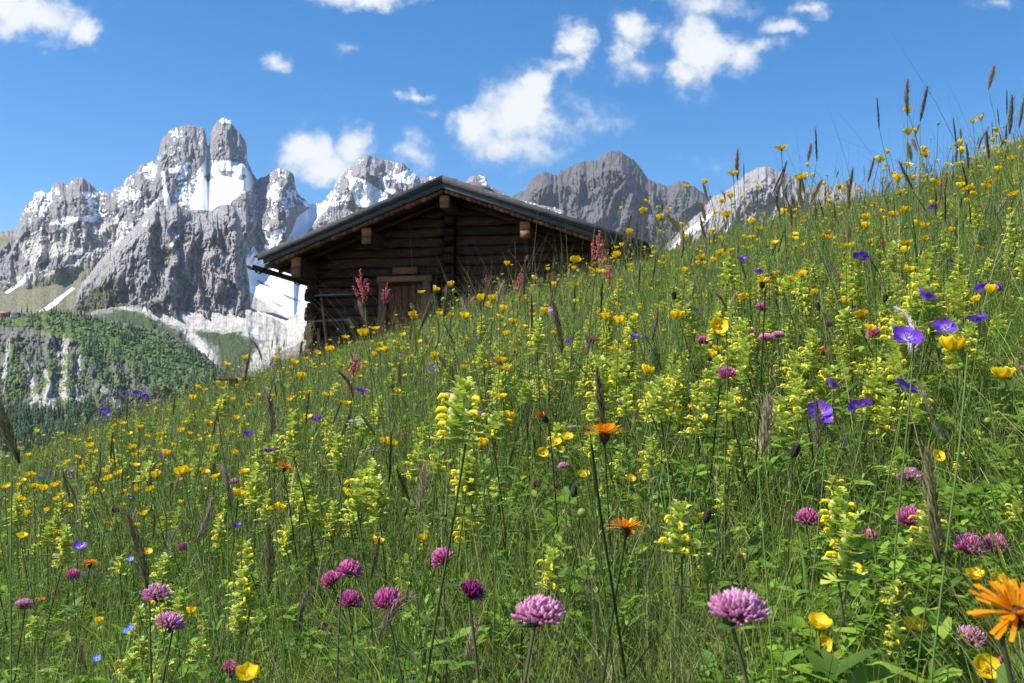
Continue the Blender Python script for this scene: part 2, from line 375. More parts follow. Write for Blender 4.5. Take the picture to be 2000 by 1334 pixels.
sheet('mountain', -200, 760, 900, 380, A_top, [(-200,690),(900,700)], 2450, 3350, MR_A, 3, rscale=52, ramp=.95, snow=A_snow, holes=A_hole,
      ridges=[([(345,255),(335,320),(330,380),(325,430)], 22, .5), ([(378,250),(386,300)], 9, .5), ([(360,248),(362,300)], 7, .5), ([(322,275),(318,320)], 9, .5), ([(432,235),(428,295)], 12, .45), ([(450,240),(456,300)], 8, .5), ([(470,262),(478,310)], 8, .5), ([(470,330),(488,420),(500,500)], 30, 1.0),
              ([(545,330),(540,400),(545,450)], 34, .8), ([(160,350),(150,420)], 36, .8), ([(85,375),(80,430)], 24, .7), ([(245,355),(262,430)], 34, .8), ([(398,255),(398,300)], 14, .7)],
      autosnow=.06, grass=[[(-200,600),(-20,565),(60,550),(150,525),(215,505),(262,470),(290,440),(290,500),(180,560),(160,620),(-200,640)],[(-200,470),(0,458),(30,468),(0,490),(-200,520)]],
      scree=[[(30,470),(200,440),(240,430),(250,455),(200,500),(150,520),(110,500),(60,520)],[(0,560),(70,520),(110,530),(90,570),(20,610),(-40,620)],[(100,560),(160,540),(150,600),(90,640)],
             [(440,560),(480,560),(620,600),(620,700),(400,700),(440,620)]],
      bench=[([(-200,570),(60,550),(160,530),(150,620),(-200,660)], 30), ([(350,300),(492,300),(505,385),(440,425),(350,425)], 80), ([(450,500),(640,520),(640,720),(380,720)], 30), ([(570,410),(650,390),(620,430),(560,475)], 10)], jag=2.8)
E_top = [(110,640),(140,600),(155,560),(190,515),(225,480),(262,445),(285,415),(303,398),(325,408),(345,398),(365,412),(378,422),(400,415),(425,408),(445,398),(458,404),(468,425),(474,455),(478,470),(482,520),(488,560),(480,600),(520,640)]
sheet('rock_buttress', 110, 520, 480, 330, E_top, [(110,720),(520,720)], 2150, 2520, MR_E, 21, rscale=44, ramp=1.15, flute=.8,
      ridges=[([(345,400),(332,450),(345,500),(330,560),(335,600)], 34, 1.1), ([(400,415),(408,470),(425,540),(440,610)], 26, 1.0), ([(445,400),(455,470),(468,560),(466,610)], 24, 1.1),
              ([(303,400),(262,470),(240,530),(200,600)], 40, .9), ([(290,480),(280,560),(300,610)], 28, .9), ([(210,540),(215,600)], 26, .8)],
      snow=[[(277,441),(290,427),(286,442)],[(330,480),(346,457),(350,461),(336,482)],[(291,589),(319,608),(309,610)]],
      grass=[[(180,560),(230,540),(240,600),(220,640),(120,640),(150,600)],[(360,450),(372,455),(300,540),(290,530)],[(235,590),(300,600),(330,640),(200,640)]],
      autograss=(380, 640, .42), jag=2.2, back=350)
F_top = [(60,660),(150,615),(220,600),(290,596),(330,604),(380,612),(430,612),(470,604),(520,612),(560,628),(600,600),(640,560),(760,520)]
sheet('scree_slope', 60, 760, 620, 190, F_top, [(60,900),(760,900)], 1500, 2230, MR_F, 33, rscale=50, ramp=.35, flute=.3,
      scree=[[(230,600),(330,602),(430,610),(470,604),(600,590),(640,640),(560,670),(500,660),(400,650),(360,640),(300,625)],[(350,640),(372,640),(420,690),(425,740),(395,690)],[(480,730),(500,680),(560,640),(620,620),(640,650),(560,680),(530,700),(510,760),(470,760)]],
      grass=[[(60,660),(230,605),(290,615),(350,650),(400,700),(430,760),(430,900),(60,900)],[(385,650),(470,648),(500,672),(480,720),(460,780),(440,760),(425,690)],[(530,720),(640,660),(760,600),(760,900),(500,900)]],
      snow=[[(500,600),(560,622),(575,640),(565,642),(545,626),(500,610)],[(455,610),(480,600),(470,640)],[(484,650),(500,640),(505,655)]], jag=2, back=250)
B_top = [(540,480),(600,430),(635,388),(656,360),(673,336),(698,315),(715,301),(736,308),(761,315),(789,320),(803,332),(820,350),(838,345),(855,345),(880,356),(905,360),(912,355),(917,345),(936,342),(950,348),(955,366),(962,365),(971,371),(1000,388),(1100,410)]
sheet('snowy_peak', 540, 1100, 560, 260, B_top, [(540,640),(1100,640)], 3300, 3900, MR_B, 45, rscale=46, ramp=1.0,
      ridges=[([(715,301),(700,350),(640,440)], 30, 1.0), ([(715,301),(735,350),(770,400)], 26, .9), ([(790,320),(800,380)], 26, .7)],
      snow=[[(688,346),(709,349),(754,378),(760,390),(740,405),(695,405),(691,378),(680,367)],[(744,350),(754,342),(758,367),(784,375),(768,382),(750,371)],[(765,343),(796,331),(812,343),(807,359),(782,357)],
            [(640,392),(660,400),(610,470),(560,490),(590,450)],[(660,410),(672,412),(650,450),(640,446)]], autosnow=.16, jag=1.8)
C_top = [(960,420),(1002,383),(1027,371),(1037,350),(1062,334),(1079,340),(1090,345),(1093,333),(1104,331),(1132,317),(1167,313),(1177,301),(1195,295),(1216,298),(1237,311),(1254,331),(1265,350),(1286,359),(1308,366),(1324,354),(1340,354),(1360,368),(1376,378),(1400,390),(1520,430)]
sheet('dark_massif', 960, 1520, 520, 220, C_top, [(960,620),(1520,620)], 4300, 5000, MR_C, 57, rscale=60, ramp=.8, flute=.8,
      ridges=[([(1195,296),(1180,380),(1150,460)], 50, .7), ([(1195,296),(1240,380),(1280,440)], 44, .7), ([(1062,335),(1040,400)], 36, .6), ([(1335,355),(1330,420)], 30, .6)], jag=2.2)
D_top = [(1300,480),(1340,440),(1372,410),(1392,384),(1412,378),(1436,360),(1456,340),(1480,328),(1494,324),(1516,334),(1540,340),(1556,352),(1576,366),(1600,364),(1616,358),(1624,366),(1652,368),(1668,354),(1688,368),(1700,378),(1748,378),
 (1768,372),(1800,356),(1824,352),(1856,332),(1888,328),(1904,304),(1920,294),(1936,284),(1990,270),(2200,250)]
sheet('pale_peak', 1300, 2200, 720, 240, D_top, [(1300,640),(2200,640)], 3500, 4100, MR_D, 63, rscale=50, ramp=.85, flute=.6,
      ridges=[([(1494,325),(1450,400),(1400,450)], 36, .8), ([(1494,325),(1530,400)], 34, .8), ([(1668,355),(1660,420)], 30, .6), ([(1860,330),(1850,420)], 40, .6)],
      snow=[[(1372,426),(1340,450),(1304,490),(1316,488),(1372,444),(1400,408)],[(1430,430),(1400,470),(1392,480),(1425,448)]],
      grass=[[(1500,430),(1560,400),(1640,392),(1700,395),(1900,400),(1900,480),(1500,480)]],
      scree=[[(1400,470),(1480,410),(1700,400),(1700,560),(1380,560)]], jag=2.0)
G_top = [(-260,615),(0,616),(60,612),(100,606),(150,604),(200,622),(260,634),(300,642),(350,662),(400,692),(440,728),(470,770),(560,850)]
G_scree = [[(60,720),(66,770),(92,800),(106,790),(115,765),(124,790),(105,802),(118,805),(130,780),(126,740),(115,690),(105,660),(95,652),(112,690),(122,740),(112,762),(96,740),(92,720),(85,720),(88,760),(72,770)],
 [(55,690),(62,690),(66,760),(90,798),(60,798),(58,760)],[(90,740),(98,740),(100,790),(75,800),(85,770)],[(122,650),(138,652),(132,700),(128,740),(108,805),(96,798),(116,750),(118,700)],
 [(150,700),(158,690),(155,760),(165,790),(142,790),(148,740)],[(195,760),(205,750),(230,790),(240,800),(215,790)],[(15,660),(22,664),(8,780),(-4,790)]]
oG, gG = sheet('wooded_cliff', -260, 560, 640, 260, G_top, [(-260,1010),(560,1010)], 760, 1350, MR_G, 71, rscale=46, ramp=.75, flute=.5, gpow=.8,
      ridges=[([(95,660),(100,720),(95,780)], 24, .9), ([(30,660),(30,740)], 30, .6), ([(180,700),(200,770)], 30, .6)],
      scree=G_scree,
      grass=[[(-260,600),(0,620),(100,600),(200,625),(300,645),(400,700),(480,780),(560,860),(560,1010),(330,1010),(340,800),(300,760),(250,715),(190,685),(120,655),(50,640),(-260,640)],[(-260,800),(60,808),(200,810),(340,820),(340,1010),(-260,1010)],
             [(20,660),(40,670),(36,780),(10,790)],[(150,660),(200,690),(205,720),(160,700)]],
      autograss=(600, 700, .36), jag=2.5, back=250,
      bench=[([(-260,600),(100,600),(300,645),(420,720),(320,740),(200,670),(80,640),(-260,635)], 16)])

# conifer wood and dwarf pine on the wooded cliff: a mass nobody could count
def forest():
    PX, PY, X, Y, Z, M = gG
    r = np.random.default_rng(5); Vs = []; Ts = []; Cs = []; b = 0
    cand = r.integers(0, PX.size, 60000); px = PX.ravel()[cand]; py = PY.ravel()[cand]; g = M[..., 1].ravel()[cand]; s = M[..., 2].ravel()[cand]
    n = fbm(px / 20, py / 14, 91, 3)
    p = (g > .5) * (.25 + .5 * (n > 0) + .5 * (py > 800)) + (g > .3) * .18
    low = (px < 420) & (py > 660) & (s < .3)
    p = p * np.where(py < 790, .34, .75) * (n > -.05)
    keep = (r.random(len(cand)) < np.maximum(p, low * .07)) & (py < 880) & (px > -120) & (s < .35) & ~((px < 45) & (py < 628)) & (py > 606)
    idx = cand[keep]; px = px[keep]; py = py[keep]; idx = idx[:9000]; px = px[:9000]; py = py[:9000]
    for i, q in enumerate(idx):
        x, y, z = X.ravel()[q], Y.ravel()[q], Z.ravel()[q]
        tall = r.random() < (.55 if py[i] > 790 else .3)
        h = r.uniform(7, 13) if tall else r.uniform(2, 4.5); w = h * (.17 if tall else .75) * r.uniform(.8, 1.2)
        g = r.uniform(.6, 1.5); c = (np.array((.045, .075, .035)) if tall else np.array((.10, .15, .05))) * g
        k = 6; tiers = 3 if tall else 2; jx, jy = r.uniform(-2, 2, 2)
        for t in range(tiers):
            z0 = z + h * (.05 + .28 * t); z1 = z + h * (.5 + .25 * t) if tall else z + h * (.7 + .3 * t); ww = w * (1 - .27 * t)
            an = np.arange(k) * 2 * np.pi / k + r.uniform(0, 1); rr = ww * r.uniform(.7, 1.2, k)
            ring = np.stack([x + jx + rr * np.cos(an), y + jy + rr * np.sin(an), z0 + r.uniform(-.06, .06, k) * h], 1)
            ap = np.array([[x + jx + r.uniform(-.1, .1) * ww, y + jy, min(z1, z + h)]])
            Vs.append(np.vstack([ring, ap])); a = np.arange(k); Ts.append(np.stack([a, (a + 1) % k, np.full(k, k)], 1) + b); b += k + 1
            Cs.append(np.repeat(c[None], k + 1, 0))
    me = mesh_np('forest', np.vstack(Vs), np.vstack(Ts), plant_material('conifer_needles', .1, .8, .1, 1.2), np.vstack(Cs), False)
    link('forest', me, label='dark green mountain pine and spruce wood covering the slope and cliff at left', cat='forest', kind='stuff')
forest()

# two far mountain huts on the green terrace
def far_hut(name, x, y, z, L_, W_, H_, wall, roof, lab, rows):
    root = link(name, None, label=lab, cat='hut', loc=(x, y, z)); g = Geo(); g.box((0, 0, H_ / 2), L_, W_, H_, wall)
    link('wall', g.mesh('far_wall', M_PLAIN), root)
    g = Geo(); hw = W_ / 2 + .8; hl = L_ / 2 + .8; rz = H_ + W_ * .3
    g.add([(-hl, -hw, H_ - .1), (hl, -hw, H_ - .1), (hl, 0, rz), (-hl, 0, rz), (-hl, hw, H_ - .1), (hl, hw, H_ - .1), (-hl, -hw, H_ + .4), (hl, -hw, H_ + .4), (hl, 0, rz + .5), (-hl, 0, rz + .5), (-hl, hw, H_ + .4), (hl, hw, H_ + .4)],
          [(0, 1, 2, 3), (3, 2, 5, 4), (6, 9, 8, 7), (9, 10, 11, 8), (0, 6, 7, 1), (4, 5, 11, 10), (0, 3, 9, 6), (3, 4, 10, 9), (1, 7, 8, 2), (2, 8, 11, 5)], roof)
    link('roof', g.mesh('far_roof', M_PLAIN, False), root)
    for i in range(rows):
        g = Geo(); g.box((-L_ / 2 + (i + .5) * L_ / rows, -W_ / 2 - .04, H_ * .5), .9, .08, 1.2, (.04, .04, .05)); link('window', g.mesh('far_window', M_PLAIN, False), root)
M_PLAIN = plant_material('painted_timber', 0, .7, .2, 2)
def on_terrace(px, py):
    PX, PY, X, Y, Z, M = gG; q = np.argmin((PX - px) ** 2 + (PY - py) ** 2); return X.ravel()[q], Y.ravel()[q], Z.ravel()[q]
x, y, z = on_terrace(11, 619); far_hut('far_alpine_hut', x, y, z, 11, 8, 4.6, (.28, .12, .08), (.34, .13, .09), 'small reddish mountain hut on the green terrace at the left edge', 3)
x, y, z = on_terrace(30, 620); far_hut('far_alpine_hut', x, y, z, 9.5, 8, 4.2, (.78, .78, .76), (.09, .09, .10), 'small white mountain hut with a dark roof beside the reddish one', 3)

# valley floor under everything
g = Geo(); S = 6800; g.add([(-S, -S, -420), (S, -S, -420), (S, S, -420), (-S, S, -420)], [(0, 1, 2, 3)], (.05, .08, .02))
link('valley_floor', g.mesh('valley_floor', M_LEAF), kind='structure')

# ================================================================ meadow ground
def ground(x, y):
    x = np.asarray(x, float); y = np.asarray(y, float)
    z = .325 * x + .129 * y - .60 + .035 * perlin(x / 1.7, y / 1.7, 5) * np.clip((np.hypot(x, y) - .5) / 2, 0, 1) + .12 * perlin(x / 8, y / 8, 6) * np.clip((np.hypot(x, y) - 4) / 8, 0, 1)
    z = z + np.clip(y - 1.5, 0, 30) * np.interp(x / np.maximum(y, .5), [-.5, -.22, -.14, -.02, .08, .13, .25, .37, .45, .55], [0, .008, .003, .008, .001, -.004, -.008, -.022, -.020, -.004]) * (y > 0)
    r = np.hypot(x, y); z = z - .012 * np.clip(r - 31, 0, None) ** 1.75
    return z
def gz(x, y): return float(ground(x, y))
k = NT('meadow_soil'); n1_ = k.noise(9, 6, .6, k.coord()); n2_ = k.noise(60, 4, .6, k.coord())
k.l.new(k.mix(k.rng(n1_, .35, .65), k.mix(k.rng(n2_, .3, .7), (.02, .03, .008), (.05, .075, .018)), (.04, .032, .018)), k.b.inputs['Base Color']); k.b.inputs['Roughness'].default_value = .95
k.bump(n2_, .6, .03)
rr = np.concatenate([np.linspace(0, 8, 90), np.geomspace(8.1, 46, 110)[0:], np.geomspace(48, 300, 20)]); th = np.linspace(-np.pi, np.pi, 241)
RR, TH = np.meshgrid(rr, th, indexing='ij'); GX = RR * np.sin(TH); GY = RR * np.cos(TH)
GZ = np.maximum(ground(GX, GY), -400)
link('meadow_ground', mesh_np('meadow_ground', np.stack([GX, GY, GZ], -1).reshape(-1, 3), grid_quads(len(th), len(rr)), k.m), kind='structure')
# ================================================================ the log hut
def wood_material(name, c0, c1, scale=(1, 1, 1), rough=.8, weather=.0, wc=(.3, .3, .33)):
    k = NT(name); a = k.coord((2 * scale[0], 2 * scale[1], 2 * scale[2])); t = k.attr()
    gr = k.noise(9, 6, .65, k.coord((1.2 * scale[0], 12 * scale[1], 14 * scale[2]))); bl = k.noise(2.2, 4, .6, a)
    c = k.mix(k.rng(gr, .32, .68), c0, c1); c = k.mix(1.0, c, t, 'MULTIPLY')
    c = k.mix(k.rng(bl, .52, .72, 0, .55), c, tuple(x * .35 for x in c0))
    if weather: c = k.mix(k.rng(k.noise(3.3, 7, .7, k.coord((.7 * scale[0], 4 * scale[1], 6 * scale[2]))), .5, .72, 0, weather), c, wc)
    k.l.new(c, k.b.inputs['Base Color']); k.b.inputs['Roughness'].default_value = rough; k.b.inputs['Specular IOR Level'].default_value = .25
    k.bump(gr, .6, .012); return k.m
W_LOG = wood_material('weathered_log_and_soffit_shade', (.012, .005, .003), (.088, .029, .014), (1, 1, 1), .62, .5, (.15, .11, .095))
W_GREY = wood_material('grey_weathered_board', (.050, .045, .043), (.135, .125, .12), (1, 1, 1), .8, .35, (.22, .22, .225))
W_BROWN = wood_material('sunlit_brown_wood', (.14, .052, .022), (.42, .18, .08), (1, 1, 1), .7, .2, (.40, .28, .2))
W_DOOR = wood_material('door_planks', (.10, .032, .014), (.30, .10, .04), (8, 1, .1), .75, .2, (.2, .12, .08))
PH = R(12); RX, RY, RZ = -1.443, 20.5, 4.852
hut = link('log_hut', None, label='dark weathered log hut with a low gabled roof standing behind the flower meadow', cat='hut', loc=(RX, RY, RZ - 4.0)); hut.rotation_euler = (0, 0, -PH)
TP = 1.525 / 4.14                                              # roof pitch
def rz_(s): return 4.0 - TP * abs(s)
W1 = (1.0, 1.0, 1.0)
def logbar(g, x0, x1, y, z, hh, dd, c, seed, along='x'):
    """a hewn log: rounded section, slightly wavy"""
    n = 9; sec = [(-.5, -.36), (-.5, .36), (-.36, .5), (.36, .5), (.5, .36), (.5, -.36), (.36, -.5), (-.36, -.5)]; vs = []; fs = []
    for i in range(n):
        t = i / (n - 1); q = x0 + (x1 - x0) * t; wob = .012 * math.sin(seed * 7 + t * 9) + .008 * math.sin(seed * 3 + t * 23)
        for (a, b) in sec:
            e = .02 * math.sin(seed * 11 + t * 17 + a * 5)
            P = (q, y + a * (dd + e), z + b * (hh + e * .4) + wob)
            if along == 'y': P = (y + a * dd, q, z + b * hh + wob)
            vs.append(P)
    for i in range(n - 1):
        for k in range(8): k2 = (k + 1) % 8; fs.append((i * 8 + k, i * 8 + k2, (i + 1) * 8 + k2, (i + 1) * 8 + k))
    fs.append(tuple(range(7, -1, -1))); fs.append(tuple((n - 1) * 8 + k for k in range(8)))
    g.add(vs, fs, c)
g = Geo(); YW = 1.0; LH = .212; r_ = random.Random(3)
for i in range(23):
    zc = -.9 + LH * (i + .5)
    lim = min(3.42, (4.0 - .16 - (zc + LH * .5)) / TP)
    if lim < .2: break
    def cc_(): v = r_.uniform(.35, 1.7); return (v, v * r_.uniform(.9, 1.02), v * r_.uniform(.85, 1.05))
    cor = zc < 1.8                                             # below the eaves the corner is notched and the ends stick out
    ex = .18 if (cor and i % 2 == 0) else 0
    y = YW + .11 + r_.uniform(-.012, .012)
    segs = [(-min(lim, 3.3) - ex, -.24), (0.02, min(lim, 3.3) + ex)]
    if -.1 < zc < 1.93: segs = [(-3.3 - ex, -1.72), (-.54, -.24), (.02, 3.3 + ex)]
    for (a, b) in segs:
        if b - a > .1: logbar(g, a, b, y, zc, LH * .97, .2, cc_(), i * 1.7 + a)
    # crosswise log ends: the middle partition and the two corners
    if lim > .4: logbar(g, YW - .12 - (.05 if i % 2 else 0), YW + .3, -.11, zc + (.03 if i % 2 else 0), LH * .8, .21, tuple(q * .7 for q in cc_()), i, 'y')
    for sx in (-1, 1):
        if cor: logbar(g, YW - (.22 if i % 2 else .08), 8.2, sx * 3.3, zc + LH * .5 * (1 if i % 2 else .96), LH * .97, .2, cc_(), i * 3.3 + sx, 'y')
        elif lim > 3.2: logbar(g, YW, 8.2, sx * 3.3, zc, LH * .97, .2, cc_(), i * 2.3, 'y')
        # side walls up to the roof
for sx in (-1, 1):
    for j in range(5):
        zc = 1.75 + j * LH
        if zc < rz_(3.3) - .25: logbar(g, YW + .1, 8.2, sx * 3.3, zc, LH * .97, .2, (.9, .9, .9), j + 9 * sx, 'y')
g.box((0, 8.1, 1.2), 6.5, .2, 4.2, (.8, .8, .8))
g.box((0, YW + .16, 1.0), 6.5, .05, 3.4, (.25, .25, .25))         # dark chinking between the logs
# gable filler following the roof
g.add([(-3.3, YW + .16, 2.6), (3.3, YW + .16, 2.6), (0, YW + .16, 3.78)], [(0, 1, 2)], (.3, .3, .3))
link('log_wall', g.mesh('log_wall', W_LOG, False), hut)

def slab(g, s0, s1, y0, y1, t0, t1, c):
    """part of the roof between s0 and s1, its faces t0 / t1 above the roof line"""
    vs = [(s, y, rz_(s) + t) for s in (s0, s1) for y in (y0, y1) for t in (t0, t1)]
    g.add(vs, [(0, 1, 3, 2), (4, 6, 7, 5), (0, 4, 5, 1), (2, 3, 7, 6), (0, 2, 6, 4), (1, 5, 7, 3)], c)
roofp = link('roof', None, hut)
g = Geo()
for sd in (-1, 1):                                            # courses of shingles lapping like steps
    nC = 15
    for i in range(nC):
        a = 4.2 * i / nC; b = 4.2 * (i + 1) / nC + .03
        y = -.02
        while y < 8.6:
            wd = r_.uniform(.10, .2) if y > .5 else .5; v = r_.uniform(.7, 1.3)
            y1 = min(y + wd, 8.6); lift = r_.uniform(0, .012)
            vs = [(sd * a, yy, 4.0 - TP * a + t + lift - .03) for yy in (y + .004, y1) for t in (0, .028)] + [(sd * b, yy, 4.0 - TP * b + t + lift + .004) for yy in (y + .004, y1) for t in (0, .028)]
            if sd < 0: vs = vs[4:] + vs[:4]
            g.add(vs, [(0, 1, 3, 2), (4, 6, 7, 5), (0, 4, 5, 1), (2, 3, 7, 6), (0, 2, 6, 4), (1, 5, 7, 3)], (v, v, v * 1.03)); y = y1
link('shingles', g.mesh('shingles', W_GREY, False), roofp)
g = Geo()
for sd in (-1, 1):
    v = .8; slab(g, .0, sd * 4.12, -.06, -.022, -.125, .022, (v, v, v)); slab(g, 0, sd * 4.0, -.022, .02, -.24, -.125, (1.25, 1.25, 1.3))
link('fascia_board', g.mesh('fascia_board', W_GREY, False), roofp)
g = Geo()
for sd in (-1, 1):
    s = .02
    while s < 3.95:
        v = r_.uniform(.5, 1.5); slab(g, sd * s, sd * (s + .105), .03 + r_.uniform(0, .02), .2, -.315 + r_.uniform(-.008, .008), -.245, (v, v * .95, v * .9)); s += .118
link('batten', g.mesh('batten', W_BROWN, False), roofp)  # brighter than the boards behind: sunlight on the front ends is in the brown
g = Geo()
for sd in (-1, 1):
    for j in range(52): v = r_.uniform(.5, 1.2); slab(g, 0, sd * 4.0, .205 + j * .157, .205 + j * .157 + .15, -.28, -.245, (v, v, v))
link('roof_board', g.mesh('roof_board', W_LOG, False), roofp)  # dark log colour carries the shade under the eave
g = Geo()
for sd in (-1, 1): slab(g, sd * .1, sd * 3.9, .5, .58, -.42, -.31, (.6, .55, .5))
link('rafter', g.mesh('rafter', W_LOG, False), roofp)
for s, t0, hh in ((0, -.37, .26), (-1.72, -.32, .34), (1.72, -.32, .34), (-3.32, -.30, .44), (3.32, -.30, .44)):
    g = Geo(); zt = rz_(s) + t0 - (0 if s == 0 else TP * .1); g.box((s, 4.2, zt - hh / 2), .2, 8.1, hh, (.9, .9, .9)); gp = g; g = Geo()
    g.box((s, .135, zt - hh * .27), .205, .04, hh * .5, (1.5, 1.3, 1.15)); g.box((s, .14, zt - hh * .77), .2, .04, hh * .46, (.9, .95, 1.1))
    pu = link('purlin', gp.mesh('purlin', W_LOG, False), roofp); link('purlin_end', g.mesh('purlin_end', W_BROWN, False), roofp)  # eave shade is put into the dark purlin body, the end stays bright
# gutter hollowed from a pole under the left eave, hung on hooks
g = Geo(); n = 7; gx, gz0 = -4.27, 2.26; ys = [-.12 + i * 1.1 for i in range(9)]; vs = []; fs = []
for y in ys:
    for rr_ in (.095, .07):
        for k in range(n): a = math.pi + math.pi * k / (n - 1); vs.append((gx + rr_ * math.cos(a), y, gz0 + .03 * math.sin(y * 3) * .3 + rr_ * math.sin(a)))
for i in range(len(ys) - 1):
    for k in range(n - 1):
        a = i * 2 * n + k; b = a + 2 * n; fs += [(a, a + 1, b + 1, b), (a + n, b + n, b + n + 1, a + n + 1)]
    for k in (0, n - 1): a = i * 2 * n + k; fs.append((a, a + 2 * n, a + 3 * n, a + n))
for e in (0, len(ys) - 1):
    for k in range(n - 1): a = e * 2 * n + k; fs.append((a, a + n, a + n + 1, a + 1))
g.add(vs, fs, (.9, .85, .8)); gut = link('gutter', g.mesh('gutter', W_GREY, False), hut)
for y in (.35, 2.4, 4.5, 6.6):
    g = Geo(); g.tube([(gx - .10, y, gz0 - .0), (gx - .09, y, gz0 - .09), (gx, y, gz0 - .13), (gx + .1, y, gz0 - .06), (gx + .25, y, gz0 + .1), (gx + .5, y, gz0 + .26)], .022, (.5, .5, .5), 5)
    link('gutter_hook', g.mesh('gutter_hook', W_LOG), gut)
# door
door = link('door', None, hut)
g = Geo(); x = -1.56
while x < -.72:
    wd = .165; v = r_.uniform(.8, 1.25); g.box((x + wd / 2, YW + .06 + r_.uniform(0, .006), .9), wd - .012, .05, 1.98, (v, v, v)); x += wd + .003
link('door_leaf', g.mesh('door_leaf', W_DOOR, False), door)
g = Geo(); g.box((-1.635, YW - .02, .93), .16, .14, 2.06, W1); g.box((-.625, YW - .02, .93), .17, .14, 2.06, W1); g.box((-1.13, YW - .04, 1.96 + .04), 1.24, .16, .12, (1.4, 1.3, 1.2))
link('door_frame', g.mesh('door_frame', wood_material('door_frame_wood', (.13, .055, .03), (.34, .15, .08), (1, 1, 1), .75, .4, (.26, .2, .17)), False), door)
g = Geo(); g.box((-1.13, YW - .03, 2.19), .56, .05, .15, (1.0, .9, .85)); link('name_board', g.mesh('name_board', W_BROWN, False), hut)
g = Geo(); g.tube([(-.82, YW, .95), (-.82, YW - .05, .96), (-.82, YW - .05, 1.1), (-.82, YW, 1.11)], .012, (.6, .6, .6), 6); link('handle', g.mesh('door_handle', W_LOG), door)
for zz, s1_ in ((1.67, -1.95), (1.10, -2.35)):                    # pale tubes added to draw the sunlit log tops by the corner
    g = Geo(); g.tube([(-3.32, YW - .16, zz), (-2.8, YW - .17, zz + .01), (s1_, YW - .15, zz + .02)], [.022, .025, .02], (1.9, 1.9, 2.1), 6); link('log_highlight', g.mesh('log_highlight', W_GREY), hut)
# stone footing
g = Geo()
for i in range(46):
    x = -3.6 + i * .16 + r_.uniform(-.04, .04); v = r_.uniform(.3, .5); gl = Geo(); gl.ball((0, 0, 0), 1, (v, v, v * .98), 7, 5)
    g.merge(gl, Matrix.Translation((x, YW - .02 + r_.uniform(-.05, .05), -.75 + .28 * (x + 3.5) + r_.uniform(0, .7) * .4)) @ Matrix.Diagonal((r_.uniform(.08, .15), .12, r_.uniform(.07, .13), 1)))
link('stone_footing', g.mesh('stone_footing', M_PLAIN, False), hut)

HM = Matrix.Translation((RX, RY, RZ - 4.0)) @ Matrix.Rotation(-PH, 4, 'Z')
def on_hut(x, y, z): return HM @ Vector((x, y, z))
# flat stone lying on the roof
g = Geo(); rr = random.Random(4); vs = []
for zz, sc_ in ((0, 1), (.05, 1.04), (.09, .8)):
    for k in range(11): a = 2 * math.pi * k / 11; vs.append((.30 * sc_ * math.cos(a) * (1 + .12 * math.sin(k * 2.3)), .22 * sc_ * math.sin(a), zz))
fs = [(i * 11 + k, i * 11 + (k + 1) % 11, (i + 1) * 11 + (k + 1) % 11, (i + 1) * 11 + k) for i in range(2) for k in range(11)] + [tuple(22 + k for k in range(11))]
g.add(vs, fs, (.16, .155, .15)); st = link('roof_stone', g.mesh('roof_stone', M_PLAIN, False), label='flat dark stone lying on the right roof slope near the ridge', cat='stone')
p = on_hut(.72, .4, rz_(.72) + .03); st.location = p; st.rotation_euler = (0, math.atan(TP), -PH)
# poles leaning on the wall
for (s0, s1, h1, lab) in ((-2.62, -3.08, 1.75, 'grey pole leaning left against the log wall near the hut corner'), (-2.95, -3.12, .95, 'short brown pole leaning on the wall by the notched hut corner')):
    a = on_hut(s0, YW - .55, -.55 + .25 * (s0 + 3.4)); b = on_hut(s1, YW - .06, h1)
    g = Geo(); g.tube([(0, 0, 0), tuple((b - a) * .5 + Vector((.01, 0, 0))), tuple(b - a)], [.035, .032, .028], (1.4, 1.3, 1.2), 7)
    o = link('wooden_pole', g.mesh('wooden_pole', W_BROWN), label=lab, cat='pole', group='poles leaning on the hut wall', loc=a)

# small wooden table far down the slope, left of the hut
bx, by = ray(474, 744)[0] * 14.5, 14.5; bz = ray(474, 738)[1] * 14.5; gb = gz(bx, by)
bench = link('wooden_table', None, label='small dark wooden table in the grass beyond the crest, left of the hut', cat='table', loc=(bx, by, gb)); bench.rotation_euler = (0, 0, R(-10)); H_ = bz - gb
g = Geo()
for i in range(3): g.box((0, -.16 + i * .16, H_ - .02), .54, .15, .04, (1, 1, 1))
link('tabletop', g.mesh('tabletop', W_LOG, False), bench)
for sx in (-.13, .15):
    g = Geo(); g.box((sx, 0, H_ / 2 - .03), .11, .1, H_ + .02, (.8, .8, .8)); link('leg', g.mesh('table_leg', W_LOG, False), bench)
# ================================================================ flowers and grasses
def curve_pts(H, lean, az, n=7, wob=.01, rnd=random):
    """stem from the ground at the origin to (hx, hy, H)"""
    ox, oy = math.cos(az) * lean, math.sin(az) * lean; w1, w2 = rnd.uniform(-wob, wob), rnd.uniform(-wob, wob); pts = []
    for i in range(n):
        t = i / (n - 1); pts.append((ox * t ** 1.7 + w1 * math.sin(math.pi * t), oy * t ** 1.7 + w2 * math.sin(math.pi * t * 1.4), H * t))
    return pts
def vjit(c, rnd, a=.15):
    f = rnd.uniform(1 - a, 1 + a); return tuple(min(1, x * f) for x in c)
GREENS = [(.10, .22, .022), (.14, .27, .03), (.08, .17, .022), (.18, .29, .04), (.12, .22, .045)]
STEMG = (.13, .22, .04); STEMD = (.045, .045, .02); STRAW = (.36, .29, .15)

